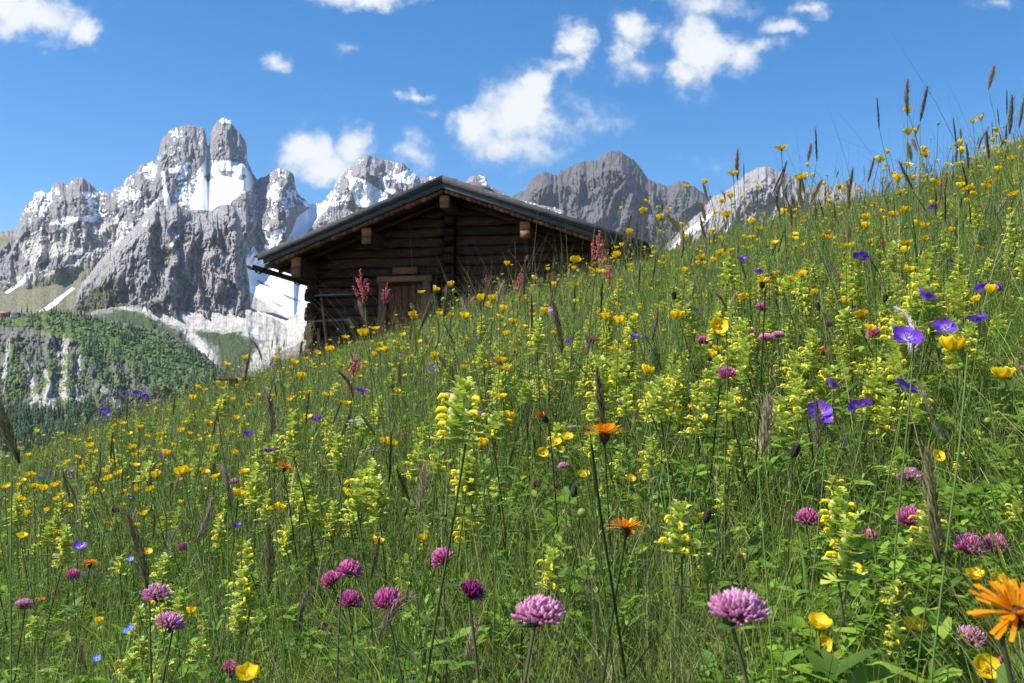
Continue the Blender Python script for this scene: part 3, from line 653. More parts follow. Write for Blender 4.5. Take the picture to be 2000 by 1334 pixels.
def petal(g, ang, ln, wd, open_, cup, c0, c1, notch=.0, nl=4, nw=4, base=(0, 0, 0), lobes=0):
    """one petal; open_ = angle above the horizontal at its base, cup = how much it curls up"""
    ca, sa = math.cos(ang), math.sin(ang); vs = []; cs = []; fs = []; rr = 0.0; zz = 0.0; prev = 0
    rad = [(0., 0.)]
    for i in range(nl):
        a = open_ + cup * (i + .5) / nl; rad.append((rad[-1][0] + math.cos(a) * ln / nl, rad[-1][1] + math.sin(a) * ln / nl))
    for i in range(nl + 1):
        t = i / nl; w = wd / 2 * (math.sin(math.pi * min(1, (.13 + .75 * t))) ** .7 if t < .999 else .55)
        for j in range(nw + 1):
            s = (j / nw) * 2 - 1; r_, z_ = rad[i]
            if i == nl: r_ -= notch * ln * (1 - abs(s)) + (abs(s) ** 2) * ln * .10; 
            x = r_; y = s * w; z = z_ + abs(s) ** 2 * w * .35
            vs.append((base[0] + x * ca - y * sa, base[1] + x * sa + y * ca, base[2] + z)); cs.append(tuple(a + (b - a) * t for a, b in zip(c0, c1)))
    for i in range(nl):
        for j in range(nw): a = i * (nw + 1) + j; fs.append((a, a + 1, a + nw + 2, a + nw + 1))
    g.add(vs, fs, cs)

# ---- heads: each returns {part name: Geo} (or a list for repeated parts) with its base at the origin
Y0, Y1 = (.86, .56, .006), (.93, .70, .012)
def head_buttercup(rnd, openn=.35):
    P = {'petal': []}; n = 5; R0 = .0125
    for i in range(n):
        g = Geo(); petal(g, 2 * math.pi * i / n + rnd.uniform(-.12, .12), R0 * rnd.uniform(.92, 1.08), R0 * 1.15, openn + rnd.uniform(-.1, .1), .75, Y0, Y1, .07, base=(0, 0, .001)); P['petal'].append(g)
    g = Geo(); g.ball((0, 0, .0028), .0024, (.45, .5, .03), 7, 4)
    for i in range(22):
        a = rnd.uniform(0, 6.28); e = rnd.uniform(.5, 1.2); d = Vector((math.cos(a) * math.cos(e), math.sin(a) * math.cos(e), math.sin(e)))
        g.tube([(0, 0, .001), tuple(d * .0046)], .00018, (.8, .55, .02), 3, False); g.ball(tuple(d * .005), .00055, (.85, .55, .02), 4, 2)
    P['stamens'] = [g]
    g = Geo()
    for i in range(5): g.blade((0, 0, 0), (math.cos(i * 1.257 + .6), math.sin(i * 1.257 + .6), .1), (0, 0, 1), .006, .0032, (.30, .36, .05), .3, 2)
    P['sepals'] = [g]; return P
def head_geranium(rnd, openn=.2):
    P = {'petal': []}; c0, c1 = (.42, .34, .72), (.20, .05, .58)
    for i in range(5):
        g = Geo(); petal(g, 2 * math.pi * i / 5 + rnd.uniform(-.1, .1), .0165 * rnd.uniform(.9, 1.08), .0145, openn + rnd.uniform(-.12, .12), .25 + rnd.uniform(-.25, .2), c0, c1, .05, 5, 4)
        g.C = [tuple(a + (b - a) * min(1, max(0, (math.hypot(v_[0], v_[1]) / .016 - .08) * 2.6)) for a, b in zip((.75, .72, .85), c1)) for v_ in g.V]; P['petal'].append(g)
    g = Geo()
    for i in range(10):
        a = i * .628; g.tube([(0, 0, 0), (math.cos(a) * .003, math.sin(a) * .003, .006)], .0003, (.5, .35, .65), 3); g.ball((math.cos(a) * .003, math.sin(a) * .003, .0065), .0007, (.12, .08, .25), 4, 2)
    P['stamens'] = [g]; return P
def head_hawkbit(rnd, c=(.88, .33, .004), openn=.12, n=34, dark=(.09, .05, .03)):
    P = {}; g = Geo()
    for i in range(n):
        ring = i % 3; a = i * 2.39996 + rnd.uniform(-.1, .1); ln = (.0165, .0125, .009)[ring] * rnd.uniform(.88, 1.1); el = openn + ring * .38 + rnd.uniform(-.12, .16)
        c1 = vjit(c, rnd, .12); c1 = (c1[0], c1[1] * rnd.uniform(.8, 1.35), c1[2])
        d = Vector((math.cos(a) * math.cos(el), math.sin(a) * math.cos(el), math.sin(el)))
        g.blade((math.cos(a) * .0022, math.sin(a) * .0022, .009), d, (0, 0, 1), ln, .0021, tuple(x * .8 for x in c1), rnd.uniform(-.1, .35), 3, .1, lambda t: .55 + .45 * t if t < .99 else .8, c1)
    P['ray_petals'] = [g]
    g = Geo(); g.tube([(0, 0, 0), (0, 0, .002), (0, 0, .006), (0, 0, .0098)], [.0012, .0028, .0036, .0030], dark, 9)
    for i in range(14): a = i * .449; g.blade((math.cos(a) * .0034, math.sin(a) * .0034, .002), (math.cos(a) * .12, math.sin(a) * .12, 1), (math.cos(a), math.sin(a), 0), .0085, .0018, vjit(dark, rnd, .3), -.1, 2)
    P['involucre'] = [g]; return P
def head_clover(rnd, c=(.52, .20, .47), pale=(.74, .48, .72), Rr=.0145, n=150, squash=.82):
    P = {}; g = Geo()
    for i in range(n):
        t = (i + .5) / n; el = math.asin(1 - 1.42 * t) + rnd.uniform(-.12, .12); a = i * 2.39996 + rnd.uniform(-.15, .15)
        d = Vector((math.cos(a) * math.cos(el), math.sin(a) * math.cos(el), math.sin(el)))
        d = (d + Vector((0, 0, .28))).normalized(); st = Vector((d.x * .0055, d.y * .0055, .0055 + d.z * .0045)); ln = Rr * rnd.uniform(.38, .66); d = (d + Vector((rnd.uniform(-.2, .2), rnd.uniform(-.2, .2), rnd.uniform(0, .45)))).normalized()
        k = rnd.uniform(0, 1) * .8 + .2 * (1 - t); tip = tuple(p_ + (q_ - p_) * k for p_, q_ in zip(c, pale)); tip = vjit(tip, rnd, .12); bs = tuple(x * .75 for x in c)
        m = st + d * ln * .55; sd = Vector((0, 0, 1)) if abs(d.z) < .9 else Vector((1, 0, 0)); up = (sd - d * sd.dot(d)).normalized()
        e = st + (d * .93 + up * .12).normalized() * ln
        g.tube([tuple(st), tuple(m), tuple(st + d * ln * .82), tuple(e)], [.0005, .0007, .0010, .0002], [bs] * 4 + [tip] * 4 + [tip] * 4 + [vjit(tip, rnd, .1)] * 4, 4, False)
    squash *= rnd.uniform(.85, 1.25)
    for v_ in range(len(g.V)): x, y, z = g.V[v_]; g.V[v_] = (x, y, .006 + (z - .006) * squash)
    g.ball((0, 0, .006), .0052, tuple(x * .5 for x in c), 8, 5); P['flower_head'] = [g]
    P['leaf'] = []
    for i in range(3):
        g = Geo(); a = rnd.uniform(0, 6.28) + i * 2.1; g.blade((0, 0, .001), (math.cos(a), math.sin(a), .25), (0, 0, 1), .017, .008, (.10, .19, .05), .25, 4); P['leaf'].append(g)
    return P
def toothed(g, p, d, up, ln, wd, c, rnd, teeth=6, tipc=None):
    """a bract with long teeth at both edges"""
    d = Vector(d).normalized(); side = d.cross(Vector(up)).normalized(); up = side.cross(d); p = Vector(p); vs = [p]; cs = [c]; tipc = tipc or c
    out_ = []
    for s in (1, -1):
        seq = []
        for i in range(teeth):
            t = (i + .3) / teeth; w = wd / 2 * math.sin(math.pi * min(1, .25 + .75 * t)) ** .8
            seq.append((t, w * .62)); seq.append((t + .55 / teeth, w * 1.25))
        out_.append([(s, t, w) for t, w in seq])
    ring = out_[0] + [(0, 1.12, 0)] + out_[1][::-1]
    for s, t, w in ring: vs.append(p + d * ln * t + side * s * w + up * (-.28 * ln * t * t + abs(w) * .25)); cs.append(tuple(a + (b - a) * min(1, t) for a, b in zip(c, tipc)))
    ctr = len(vs); vs.append(p + d * ln * .55 + up * (-.08 * ln)); cs.append(c); n = len(ring)
    fs = [(ctr, i + 1, i + 2) for i in range(n - 1)] + [(ctr, 0, 1), (ctr, n, 0)]; g.add(vs, fs, cs)
def head_rattle(rnd, tall=.075, pairs=9):
    bc0, bc1 = (.38, .48, .05), (.68, .74, .16); yel = (.93, .76, .015); gb = Geo(); gf = Geo(); gc = Geo()
    for i in range(pairs):
        t = i / (pairs - 1); z = tall * t ** .9; sz = (1.0 - .55 * t)
        for s in (0, 1):
            a = i * math.pi / 2 + s * math.pi + rnd.uniform(-.25, .25); el = .35 + .75 * t + rnd.uniform(-.1, .1)
            d = Vector((math.cos(a) * math.cos(el), math.sin(a) * math.cos(el), math.sin(el)))
            toothed(gb, (0, 0, z), d, (0, 0, 1), .021 * sz + .004, .020 * sz + .003, vjit(bc0, rnd), rnd, 5, vjit(bc1, rnd))
            if t < .66 and rnd.random() < .7:
                b = a + rnd.uniform(-.5, .5); o = Vector((math.cos(b), math.sin(b), .25)); q = Vector((0, 0, z + .004)) + o * .0065; sd = Vector((-math.sin(b), math.cos(b), 0))
                cv = vjit((.60, .66, .17), rnd); m = Matrix.Translation(q) @ Matrix.Rotation(b, 4, 'Z') @ Matrix.Diagonal((.0052, .0026, .0062, 1)); gl = Geo(); gl.ball((0, 0, 0), 1, cv, 8, 5); gc.merge(gl, m)
                y1_ = vjit(yel, rnd, .1); o2 = Vector((math.cos(b), math.sin(b), 0)); p0 = q + o2 * .003 + Vector((0, 0, .0015))
                gf.tube([tuple(p0), tuple(p0 + o2 * .004 + Vector((0, 0, .0022))), tuple(p0 + o2 * .0085 + Vector((0, 0, .0018))), tuple(p0 + o2 * .0115 - Vector((0, 0, .0018)))], [.0013, .0018, .0019, .0006], y1_, 6)
                gf.blade(tuple(p0 + o2 * .005 - Vector((0, 0, .0006))), o2 - Vector((0, 0, .75)), (0, 0, 1) if True else o2, .0050, .0042, vjit(yel, rnd, .1), .5, 3, .2)
    return {'bract': [gb], 'calyx': [gc], 'flower': [gf]}
def head_seed(rnd, ln=.06, wd=.009, c=(.13, .10, .045), n=70, awn=.006, droop=0.0, loose=.25, tipc=(.34, .27, .14)):
    g = Geo(); ax = []; ang = 0
    for i in range(13):
        ang = droop * (i / 12) ** 1.3; ax.append((ax[-1][0] + math.sin(ang) * ln / 12, 0, ax[-1][2] + math.cos(ang) * ln / 12) if ax else (0, 0, 0))
    g.tube(ax, [.0008] * 13, c, 4)
    for i in range(n):
        t = (i + .5) / n; f = t * 12; k = min(11, int(f)); q = Vector(ax[k]).lerp(Vector(ax[k + 1]), f - k); dr = (Vector(ax[k + 1]) - Vector(ax[k])).normalized()
        a = i * 2.39996; env = math.sin(math.pi * (.2 + .79 * t)) ** .75; rad = Vector((math.cos(a), math.sin(a), 0)); d = (dr + rad * (loose + rnd.uniform(0, .25))).normalized()
        cc = vjit(c, rnd, .3); tc = vjit(tipc, rnd, .3); l2 = (wd * .9 + .003) * rnd.uniform(.8, 1.2) * env + .002
        g.blade(tuple(q + rad * wd * .16 * env), d, rad, l2, l2 * .15 + .0003, cc, .15, 2, .3, None, tc)
        if awn > 0 and rnd.random() < .55: e = q + rad * wd * .2 + d * l2; d2 = (d + rad * rnd.uniform(-.2, .5)).normalized(); g.tube([tuple(e), tuple(e + d2 * awn * rnd.uniform(.5, 1.2))], [.00022, .0001], tc, 3, False)
    return {'seed_head': [g]}
def head_panicle(rnd, ln=.09, c=(.42, .33, .34), droop=1.0):
    """silvery purple drooping panicle of fine hairs"""
    g = Geo(); ax = [(0, 0, 0)]
    for i in range(14): an = .25 + droop * (i / 14) * 1.2; ax.append((ax[-1][0] + math.sin(an) * ln / 14, 0, ax[-1][2] + math.cos(an) * ln / 14))
    g.tube(ax, [.0007] * 15, (.2, .16, .1), 4)
    for i in range(170):
        f = rnd.uniform(1, 13.9); k = int(f); q = Vector(ax[k]).lerp(Vector(ax[k + 1]), f - k); dr = (Vector(ax[k + 1]) - Vector(ax[k])).normalized(); a = rnd.uniform(0, 6.28)
        d = (dr * .9 + Vector((math.cos(a), math.sin(a), rnd.uniform(-.9, -.1))) * .35).normalized(); s = q + Vector((math.cos(a), math.sin(a), 0)) * rnd.uniform(0, .004)
        g.blade(tuple(s), d, (0, 1, .2), rnd.uniform(.008, .015), .0009, vjit(c, rnd, .3), .2, 2, .2, None, (.6, .5, .52))
    return {'seed_head': [g]}
def head_sorrel(rnd, ln=.075):
    g = Geo(); gs = Geo(); gs.tube([(0, 0, -.002), (.002, 0, ln * .5), (0, 0, ln)], [.001, .0008, .0004], (.30, .10, .07), 4)
    def knots(a, b, n):
        a, b = Vector(a), Vector(b)
        for i in range(n):
            t = (i + rnd.uniform(.2, .8)) / n; q = a.lerp(b, t); o = Vector((rnd.uniform(-1, 1), rnd.uniform(-1, 1), rnd.uniform(-1, 1))) * .0028
            g.ball(tuple(q + o), rnd.uniform(.0008, .0016), vjit((.62, .17, .19), rnd, .35), 5, 3, 1.2)
    knots((0, 0, ln * .3), (0, 0, ln), 46)
    for i in range(8):
        a = i * 2.4; z = ln * (.02 + .08 * i); l2 = ln * (.55 - .045 * i); e = (math.cos(a) * l2 * .5, math.sin(a) * l2 * .5, z + l2 * .85)
        gs.tube([(0, 0, z), (e[0] * .6, e[1] * .6, z + l2 * .4), e], [.0007, .0006, .0004], (.32, .12, .08), 3); knots((e[0] * .25, e[1] * .25, z + l2 * .15), (e[0] * .6, e[1] * .6, z + l2 * .42), 14); knots((e[0] * .6, e[1] * .6, z + l2 * .42), e, 20)
    return {'branch': [gs], 'flower': [g]}
def head_umbel(rnd, r=.022):
    g = Geo(); gs = Geo()
    for i in range(12):
        a = i * 2.4; rr = r * math.sqrt((i + .5) / 12); e = (math.cos(a) * rr, math.sin(a) * rr, .018 - rr * .25); gs.tube([(0, 0, 0), e], .0004, (.15, .22, .06), 3)
        for j in range(9): b = j * 2.4; q = .0042 * math.sqrt(j / 9); g.ball((e[0] + math.cos(b) * q, e[1] + math.sin(b) * q, e[2] + .0015), .0013, vjit((.74, .76, .70), rnd, .12), 5, 2, .5)
    return {'ray': [gs], 'floret': [g]}
def head_speedwell(rnd):
    P = {'petal': []}
    for i in range(4): g = Geo(); petal(g, i * math.pi / 2, .006, .0065, .1, .25, (.35, .45, .9), (.06, .14, .75), 0, 3, 3); P['petal'].append(g)
    g = Geo(); g.ball((0, 0, .001), .0011, (.85, .85, .8), 5, 3); P['stamens'] = [g]; return P
def head_bud(rnd, c=(.05, .05, .035), ln=.016, r=.0048):
    g = Geo(); g.tube([(0, 0, -.001), (0, 0, ln * .12), (0, 0, ln * .4), (0, 0, ln * .8), (0, 0, ln)], [.0012, r * .8, r, r * .8, r * .45], c, 9)
    for i in range(12): a = i * .52; g.blade((math.cos(a) * r * .9, math.sin(a) * r * .9, ln * .1), (0, 0, 1), (math.cos(a), math.sin(a), 0), ln * .9, r * .5, vjit(c, rnd, .5), -.05, 2)
    return {'bud': [g]}
def head_greenbud(rnd):
    g = Geo(); g.ball((0, 0, .003), .0035, (.28, .38, .05), 8, 5, 1.05)
    for i in range(5): g.blade((0, 0, 0), (math.cos(i * 1.257), math.sin(i * 1.257), 1.2), (math.cos(i * 1.257), math.sin(i * 1.257), 0), .007, .0035, (.2, .3, .05), -.4, 2)
    return {'bud': [g]}

HEADS = {
 'buttercup': (head_buttercup, .026, STEMG, M_PETAL), 'cranesbill': (head_geranium, .031, STEMG, M_PETAL), 'hawkbit': (head_hawkbit, .034, (.05, .07, .02), M_PETAL),
 'clover': (head_clover, .030, (.10, .10, .045), M_PETAL), 'yellow_rattle': (head_rattle, .038, (.10, .12, .03), M_PETAL), 'grass_seed_head': (head_seed, .014, STEMG, M_SEED),
 'silky_grass_panicle': (head_panicle, .09, STRAW, M_SEED), 'sorrel': (head_sorrel, .042, (.12, .13, .04), M_PETAL), 'white_umbel': (head_umbel, .044, STEMG, M_PETAL),
 'speedwell': (head_speedwell, .012, STEMG, M_PETAL), 'hawkbit_bud': (head_bud, .010, (.06, .07, .03), M_SEED), 'buttercup_bud': (head_greenbud, .009, STEMG, M_PETAL)}
STEMR = {'buttercup': .0008, 'cranesbill': .0009, 'hawkbit': .0013, 'clover': .0013, 'yellow_rattle': .0013, 'grass_seed_head': .0006, 'silky_grass_panicle': .0008, 'sorrel': .0011,
         'white_umbel': .0012, 'speedwell': .0005, 'hawkbit_bud': .0009, 'buttercup_bud': .0006}
def stem_geo(kind, H, lean, az, rnd):
    g = Geo(); pts = curve_pts(H, lean, az, 8, .012, rnd); c = vjit(HEADS[kind][2], rnd, .2); r0 = STEMR[kind]; g.tube(pts, [r0 * (1.25 - .4 * i / 7) for i in range(8)], c, 5, False)
    lv = Geo()
    def at_(t): f = t * 7; k_ = min(6, int(f)); return Vector(pts[k_]).lerp(Vector(pts[k_ + 1]), f - k_)
    gc = vjit(GREENS[rnd.randrange(5)], rnd)
    if kind in ('buttercup', 'cranesbill'):
        for t in (.15, .35, .55, .72):
            a = rnd.uniform(0, 6.28); n_ = 5 if kind == 'cranesbill' else 3; s = .034 * (1.1 - t)
            for j in range(n_): b = a + (j - n_ / 2) * .5; lv.blade(at_(t), (math.cos(b), math.sin(b), rnd.uniform(.3, .8)), (0, 0, 1), s * rnd.uniform(.8, 1.2) + .01, s * .22, gc, .5, 3)
        if kind == 'buttercup' and rnd.random() < .7:                   # a side branch with a bud
            q = at_(.68); a = rnd.uniform(0, 6.28); e = q + Vector((math.cos(a) * .035, math.sin(a) * .035, H * .24)); g.tube([tuple(q), tuple(q.lerp(e, .5) + Vector((math.cos(a), math.sin(a), 0)) * .008), tuple(e)], [.0006, .0005, .0004], c, 4, False)
            g.ball(tuple(e), .0032, (.30, .38, .05), 6, 4)
    elif kind == 'clover':
        for t in (.2, .45, .7):
            a = rnd.uniform(0, 6.28); q = at_(t); e = q + Vector((math.cos(a), math.sin(a), .9)) * .03; lv.tube([tuple(q), tuple(e)], .0006, gc, 4, False)
            for j in range(3): b = a + j * 2.094; lv.blade(tuple(e), (math.cos(b), math.sin(b), .25), (0, 0, 1), .022, .0125, gc, .3, 4)
    elif kind == 'yellow_rattle':
        for i in range(6):
            t = .3 + i * .115
            for s in (0, 1): a = i * 1.57 + s * 3.14; toothed(lv, tuple(at_(t)), (math.cos(a), math.sin(a), .15), (0, 0, 1), .036 - .002 * i, .010, (.10, .17, .035), rnd, 7)
    elif kind in ('grass_seed_head', 'silky_grass_panicle'):
        for t in (.1, .3, .5): a = rnd.uniform(0, 6.28); lv.blade(tuple(at_(t)), (math.cos(a) * .45, math.sin(a) * .45, 1), (math.cos(a), math.sin(a), 0), .13, .0035, gc, -.7, 5, .2, lambda t: (1 - t) ** .6)
    elif kind == 'sorrel':
        for t in (.2, .4, .6): a = rnd.uniform(0, 6.28); lv.blade(tuple(at_(t)), (math.cos(a) * .6, math.sin(a) * .6, 1), (math.cos(a), math.sin(a), 0), .06, .012, vjit((.16, .15, .04), rnd), -.3, 4)
    elif kind == 'speedwell':
        for t in (.3, .5, .7, .85): a = rnd.uniform(0, 6.28); lv.blade(tuple(at_(t)), (math.cos(a), math.sin(a), .3), (0, 0, 1), .014, .009, gc, .2, 3)
    elif kind == 'white_umbel':
        for t in (.2, .45): a = rnd.uniform(0, 6.28); [lv.blade(tuple(at_(t) + Vector((math.cos(a), math.sin(a), .6)) * .008 * j), (math.cos(a + (-1) ** j), math.sin(a + (-1) ** j), .5), (0, 0, 1), .03 - .002 * j, .004, gc, .3, 3) for j in range(8)]
    return g, lv, pts

_mesh_cache = {}; _var = {}
def variants(kind, style, n, fn):
    key = (kind, style)
    if key not in _var:
        _var[key] = []
        for i in range(n):
            rnd = random.Random(hash_(kind + style) + i * 31); P = fn(rnd) if fn else HEADS[kind][0](rnd); mats = HEADS[kind][3]
            _var[key].append([(nm, [g.mesh(nm, M_LEAF if nm in ('leaf', 'sepals') else mats) for g in gs], gs) for nm, gs in P.items()])
    return _var[key]
def hash_(s): return sum(ord(c) * (i + 3) for i, c in enumerate(s)) % 9973
STYLES = {
 'open': lambda r: head_buttercup(r, .12), 'cup': lambda r: head_buttercup(r, .62), 'half': lambda r: head_buttercup(r, .38),
 'pale': lambda r: head_clover(r, (.70, .18, .42), (.93, .64, .80), .0160, 260), 'dark': lambda r: head_clover(r, (.26, .012, .12), (.52, .07, .30), .0140, 140, 1.15),
 'pink': lambda r: head_clover(r, (.60, .07, .31), (.88, .34, .64), .0150, 220, .95), 'brown': lambda r: head_clover(r, (.16, .05, .07), (.34, .15, .18), .010, 70, 1.0),
 'orange': lambda r: head_hawkbit(r, n=84), 'shut': lambda r: head_hawkbit(r, (.85, .17, .01), 1.0, 26, (.06, .03, .03)), 'red': lambda r: head_hawkbit(r, (.72, .12, .01), .25, 26, (.05, .03, .03)), 'gold': lambda r: head_hawkbit(r, (.88, .55, .008), .2, 34, (.07, .05, .02)),
 'gflat': lambda r: head_geranium(r, .15), 'gcup': lambda r: head_geranium(r, .55),
 'big': lambda r: head_rattle(r, .046, 9), 'slim': lambda r: head_rattle(r, .062, 10), 'small': lambda r: head_rattle(r, .03, 6),
 'dense': lambda r: head_seed(r, .055, .006, (.075, .055, .028), 90, .006, 0, .22, (.22, .17, .10)), 'straw': lambda r: head_seed(r, .050, .010, (.22, .165, .085), 80, .007, .15, .40, (.5, .4, .25)),
 'thin': lambda r: head_seed(r, .055, .0035, (.04, .032, .022), 70, .002, .05, .12, (.11, .085, .055)), 'olive': lambda r: head_seed(r, .062, .0075, (.085, .085, .026), 110, .007, .2, .25, (.30, .24, .12)),
 'nod': lambda r: head_seed(r, .06, .0075, (.12, .085, .055), 80, .006, 1.0, .3, (.36, .27, .2)),
}
DEFSTY = {'buttercup': ('half', 'open', 'cup'), 'cranesbill': ('gflat', 'gcup'), 'hawkbit': ('orange', 'gold'), 'clover': ('pink', 'pale', 'brown'), 'yellow_rattle': ('slim', 'big', 'small'), 'grass_seed_head': ('dense', 'thin', 'straw', 'olive', 'nod')}

# ---- landmarks, for descriptions one can follow in the picture
LM = [("roof ridge", 865, 350), ("left eave", 520, 505), ("hut door", 790, 590), ("hut's left corner", 600, 650), ("right eave", 1250, 480), ("biggest pink sorrel", 710, 600), ("biggest buttercup", 1858, 690),
 ("biggest orange hawkbit", 1960, 1230), ("wide orange hawkbit", 1180, 870), ("golden-orange hawkbit", 1222, 1050), ("largest pale clover", 1442, 1220), ("bottom-centre clover", 1053, 1222), ("dark magenta clover", 915, 1170),
 ("lone clover pair", 316, 1200), ("right cranesbill cluster", 1815, 640), ("low cranesbill pair", 1640, 800), ("far-left cranesbills", 255, 780), ("lone straw seed head", 1487, 890), ("left-edge seed head", 38, 900), ("top right seed heads", 1960, 250),
 ("large pale rattle", 893, 868), ("lower big rattle", 1662, 1135), ("golden composite", 1488, 562), ("wooden table", 474, 745), ("pale peak", 1494, 330), ("bottom left corner", 30, 1320), ("left edge", 0, 1040), ("bottom edge", 620, 1320), ("white umbel", 697, 838),
 ("bright lone buttercup", 908, 797), ("magenta clover trio", 675, 1150), ("smooth pink clover", 1577, 1027), ("silky panicle", 1770, 700), ("right edge", 1995, 900), ("dark red sorrel", 1165, 520), ("dark massif", 1195, 330), ("lone dark hawkbit", 1607, 696), ("lone cranesbill", 1069, 608), ("square-on buttercup", 1403, 640), ("leaf-collared clover", 1778, 942)]
def where(px, py, skip=None):
    best = None
    for nm, x, y in LM:
        d = math.hypot(px - x, py - y)
        if d > 8 and (best is None or d < best[0]): best = (d, nm, px - x, py - y)
    sec = sorted((math.hypot(px - x, py - y), n_) for n_, x, y in LM if n_ != best[1] and math.hypot(px - x, py - y) > 8)[0][1]
    d, nm, dx, dy = best; v_ = 'above' if dy < 0 else 'below'; h_ = 'right' if dx > 0 else 'left'
    if abs(dx) < .42 * abs(dy): s = v_
    elif abs(dy) < .42 * abs(dx): s = h_ + ' of'
    else: s = v_ + ' and ' + h_ + ' of'
    far = 'just ' if d < 55 else ('' if d < 130 else 'well ')
    r_ = far + s + ' the ' + nm
    return r_ + ' towards the ' + sec if d > 45 else r_
CAT = {'buttercup': 'buttercup', 'cranesbill': 'cranesbill', 'hawkbit': 'hawkbit', 'clover': 'clover', 'yellow_rattle': 'yellow rattle', 'grass_seed_head': 'grass', 'silky_grass_panicle': 'grass', 'sorrel': 'sorrel', 'white_umbel': 'umbel', 'speedwell': 'speedwell', 'hawkbit_bud': 'flower bud', 'buttercup_bud': 'flower bud'}
GRP = {'buttercup': 'yellow buttercups in the meadow', 'cranesbill': 'violet cranesbills in the meadow', 'hawkbit': 'orange hawkbits in the meadow', 'clover': 'pink clovers in the meadow', 'yellow_rattle': 'yellow rattle plants in the meadow',
       'grass_seed_head': 'grass seed heads in the meadow', 'silky_grass_panicle': 'silky grass panicles', 'sorrel': 'red sorrel plants', 'white_umbel': 'white umbels in the meadow', 'speedwell': 'blue speedwells', 'hawkbit_bud': 'dark flower buds', 'buttercup_bud': 'round green buds'}
LOOK = {'half': 'yellow buttercup', 'open': 'open yellow buttercup', 'cup': 'cupped yellow buttercup', 'pale': 'pale pink clover', 'dark': 'dark magenta clover', 'pink': 'purple-pink clover', 'brown': 'fading brownish clover', 'orange': 'orange hawkbit', 'shut': 'half-open orange hawkbit', 'red': 'dark orange hawkbit', 'gold': 'golden hawkbit',
        'gflat': 'violet cranesbill', 'gcup': 'cupped violet cranesbill', 'big': 'broad yellow rattle', 'slim': 'slender yellow rattle', 'small': 'short yellow rattle', 'dense': 'dense brown seed head', 'straw': 'straw-coloured seed head', 'thin': 'thin dark seed head', 'olive': 'olive green seed head', 'nod': 'nodding brown seed head', '': ''}
LOOKK = {'silky_grass_panicle': 'silvery purple nodding grass panicle', 'sorrel': 'red sorrel spike', 'white_umbel': 'white flowered umbel', 'speedwell': 'tiny blue speedwell', 'hawkbit_bud': 'dark closed flower bud', 'buttercup_bud': 'round green bud'}
def label_for(kind, style, px, py, w):
    sz = 'large ' if w > 55 else ('' if w > 24 else ('small ' if w > 13 else 'tiny '))
    t = sz + (LOOK.get(style) or LOOKK[kind]) + ' ' + where(px, py)
    if len(t.replace('-', ' ').split()) > 16: t = t.replace(' and left of', ' left of').replace(' and right of', ' right of')
    while len(t.replace('-', ' ').split()) > 16 and ' towards' in t: t = t[:t.index(' towards')]
    return t

hero_n = 0; stems = {}; HEADPOS = []
def plant(kind, px, py, wpx, style=None, tilt=None, az=None, label=None, rnd=None, lean=None):
    """one flower standing on the meadow: its head at the distance its size asks for, its stem down to the turf"""
    global hero_n; hero_n += 1; rnd = rnd or random.Random(hero_n * 77 + 5); fn, W, sc_, mt = HEADS[kind]; st = style or (DEFSTY[kind][0] if kind in DEFSTY else '')
    d = W * F / wpx; u_, v_ = ray(px, py)
    for _ in range(22):                                      # keep the stem between 8 and 75 cm
        x, y, z = u_ * d, d, v_ * d; H = z - gz(x, y)
        if H < (.15 if kind in (CLO, 'speedwell') else .20) and d > .42: d *= .95
        elif H > .78 and d < 9: d *= .95 if v_ > .12 else 1.06
        else: break
    scl = wpx / (W * F / d); HEADPOS.append((x, y, z, wpx / F))
    az_ = rnd.uniform(0, 6.28); ln_ = lean if lean is not None else rnd.uniform(.02, .07) * H / .3
    k = (kind, round(H / .06), hero_n % 3)
    if k not in stems:
        g, lv, pts = stem_geo(kind, H, ln_, 0.0, rnd); stems[k] = (g.mesh('stem', M_STEM), lv.mesh('leaf', M_LEAF) if lv.V else None, H, ln_)
    sm, lm, H0, l0 = stems[k]; zs = H / H0
    bx_, by_ = x - math.cos(az_) * l0, y - math.sin(az_) * l0; gb_ = gz(bx_, by_); H2 = z - gb_; zs = H2 / H0
    root = link(kind, None, label=label or label_for(kind, st, px, py, wpx), cat=CAT[kind], group=GRP[kind], loc=(bx_, by_, gb_)); root.rotation_euler = (0, 0, az_)
    s = link('stem', sm, root); s.scale = (1, 1, zs)
    if lm: l = link('foliage', lm, s)
    vs = variants(kind, st, 3 if kind in ('buttercup', 'clover', 'yellow_rattle', 'cranesbill', 'grass_seed_head') else 2, STYLES.get(st)); V_ = vs[rnd.randrange(len(vs))]
    tl = tilt if tilt is not None else (rnd.uniform(.05, .45) if kind not in ('yellow_rattle',) else rnd.uniform(0, .15)); ta = az if az is not None else rnd.uniform(0, 6.28)   # tilt towards world direction ta
    ax = Vector((-math.sin(ta - az_), math.cos(ta - az_), 0)); rot = Matrix.Rotation(tl, 4, ax) @ Matrix.Rotation(rnd.uniform(0, 6.28), 4, 'Z')
    for nm, meshes, _g in V_:
        for m_ in meshes:
            o = link(nm, m_, root); o.matrix_local = Matrix.Translation((l0, 0, H2)) @ rot @ Matrix.Scale(scl, 4)
    return root
C_ = -math.pi / 2                                            # towards the camera
B, CLO, CR, HK, YR, SD = 'buttercup', 'clover', 'cranesbill', 'hawkbit', 'yellow_rattle', 'grass_seed_head'
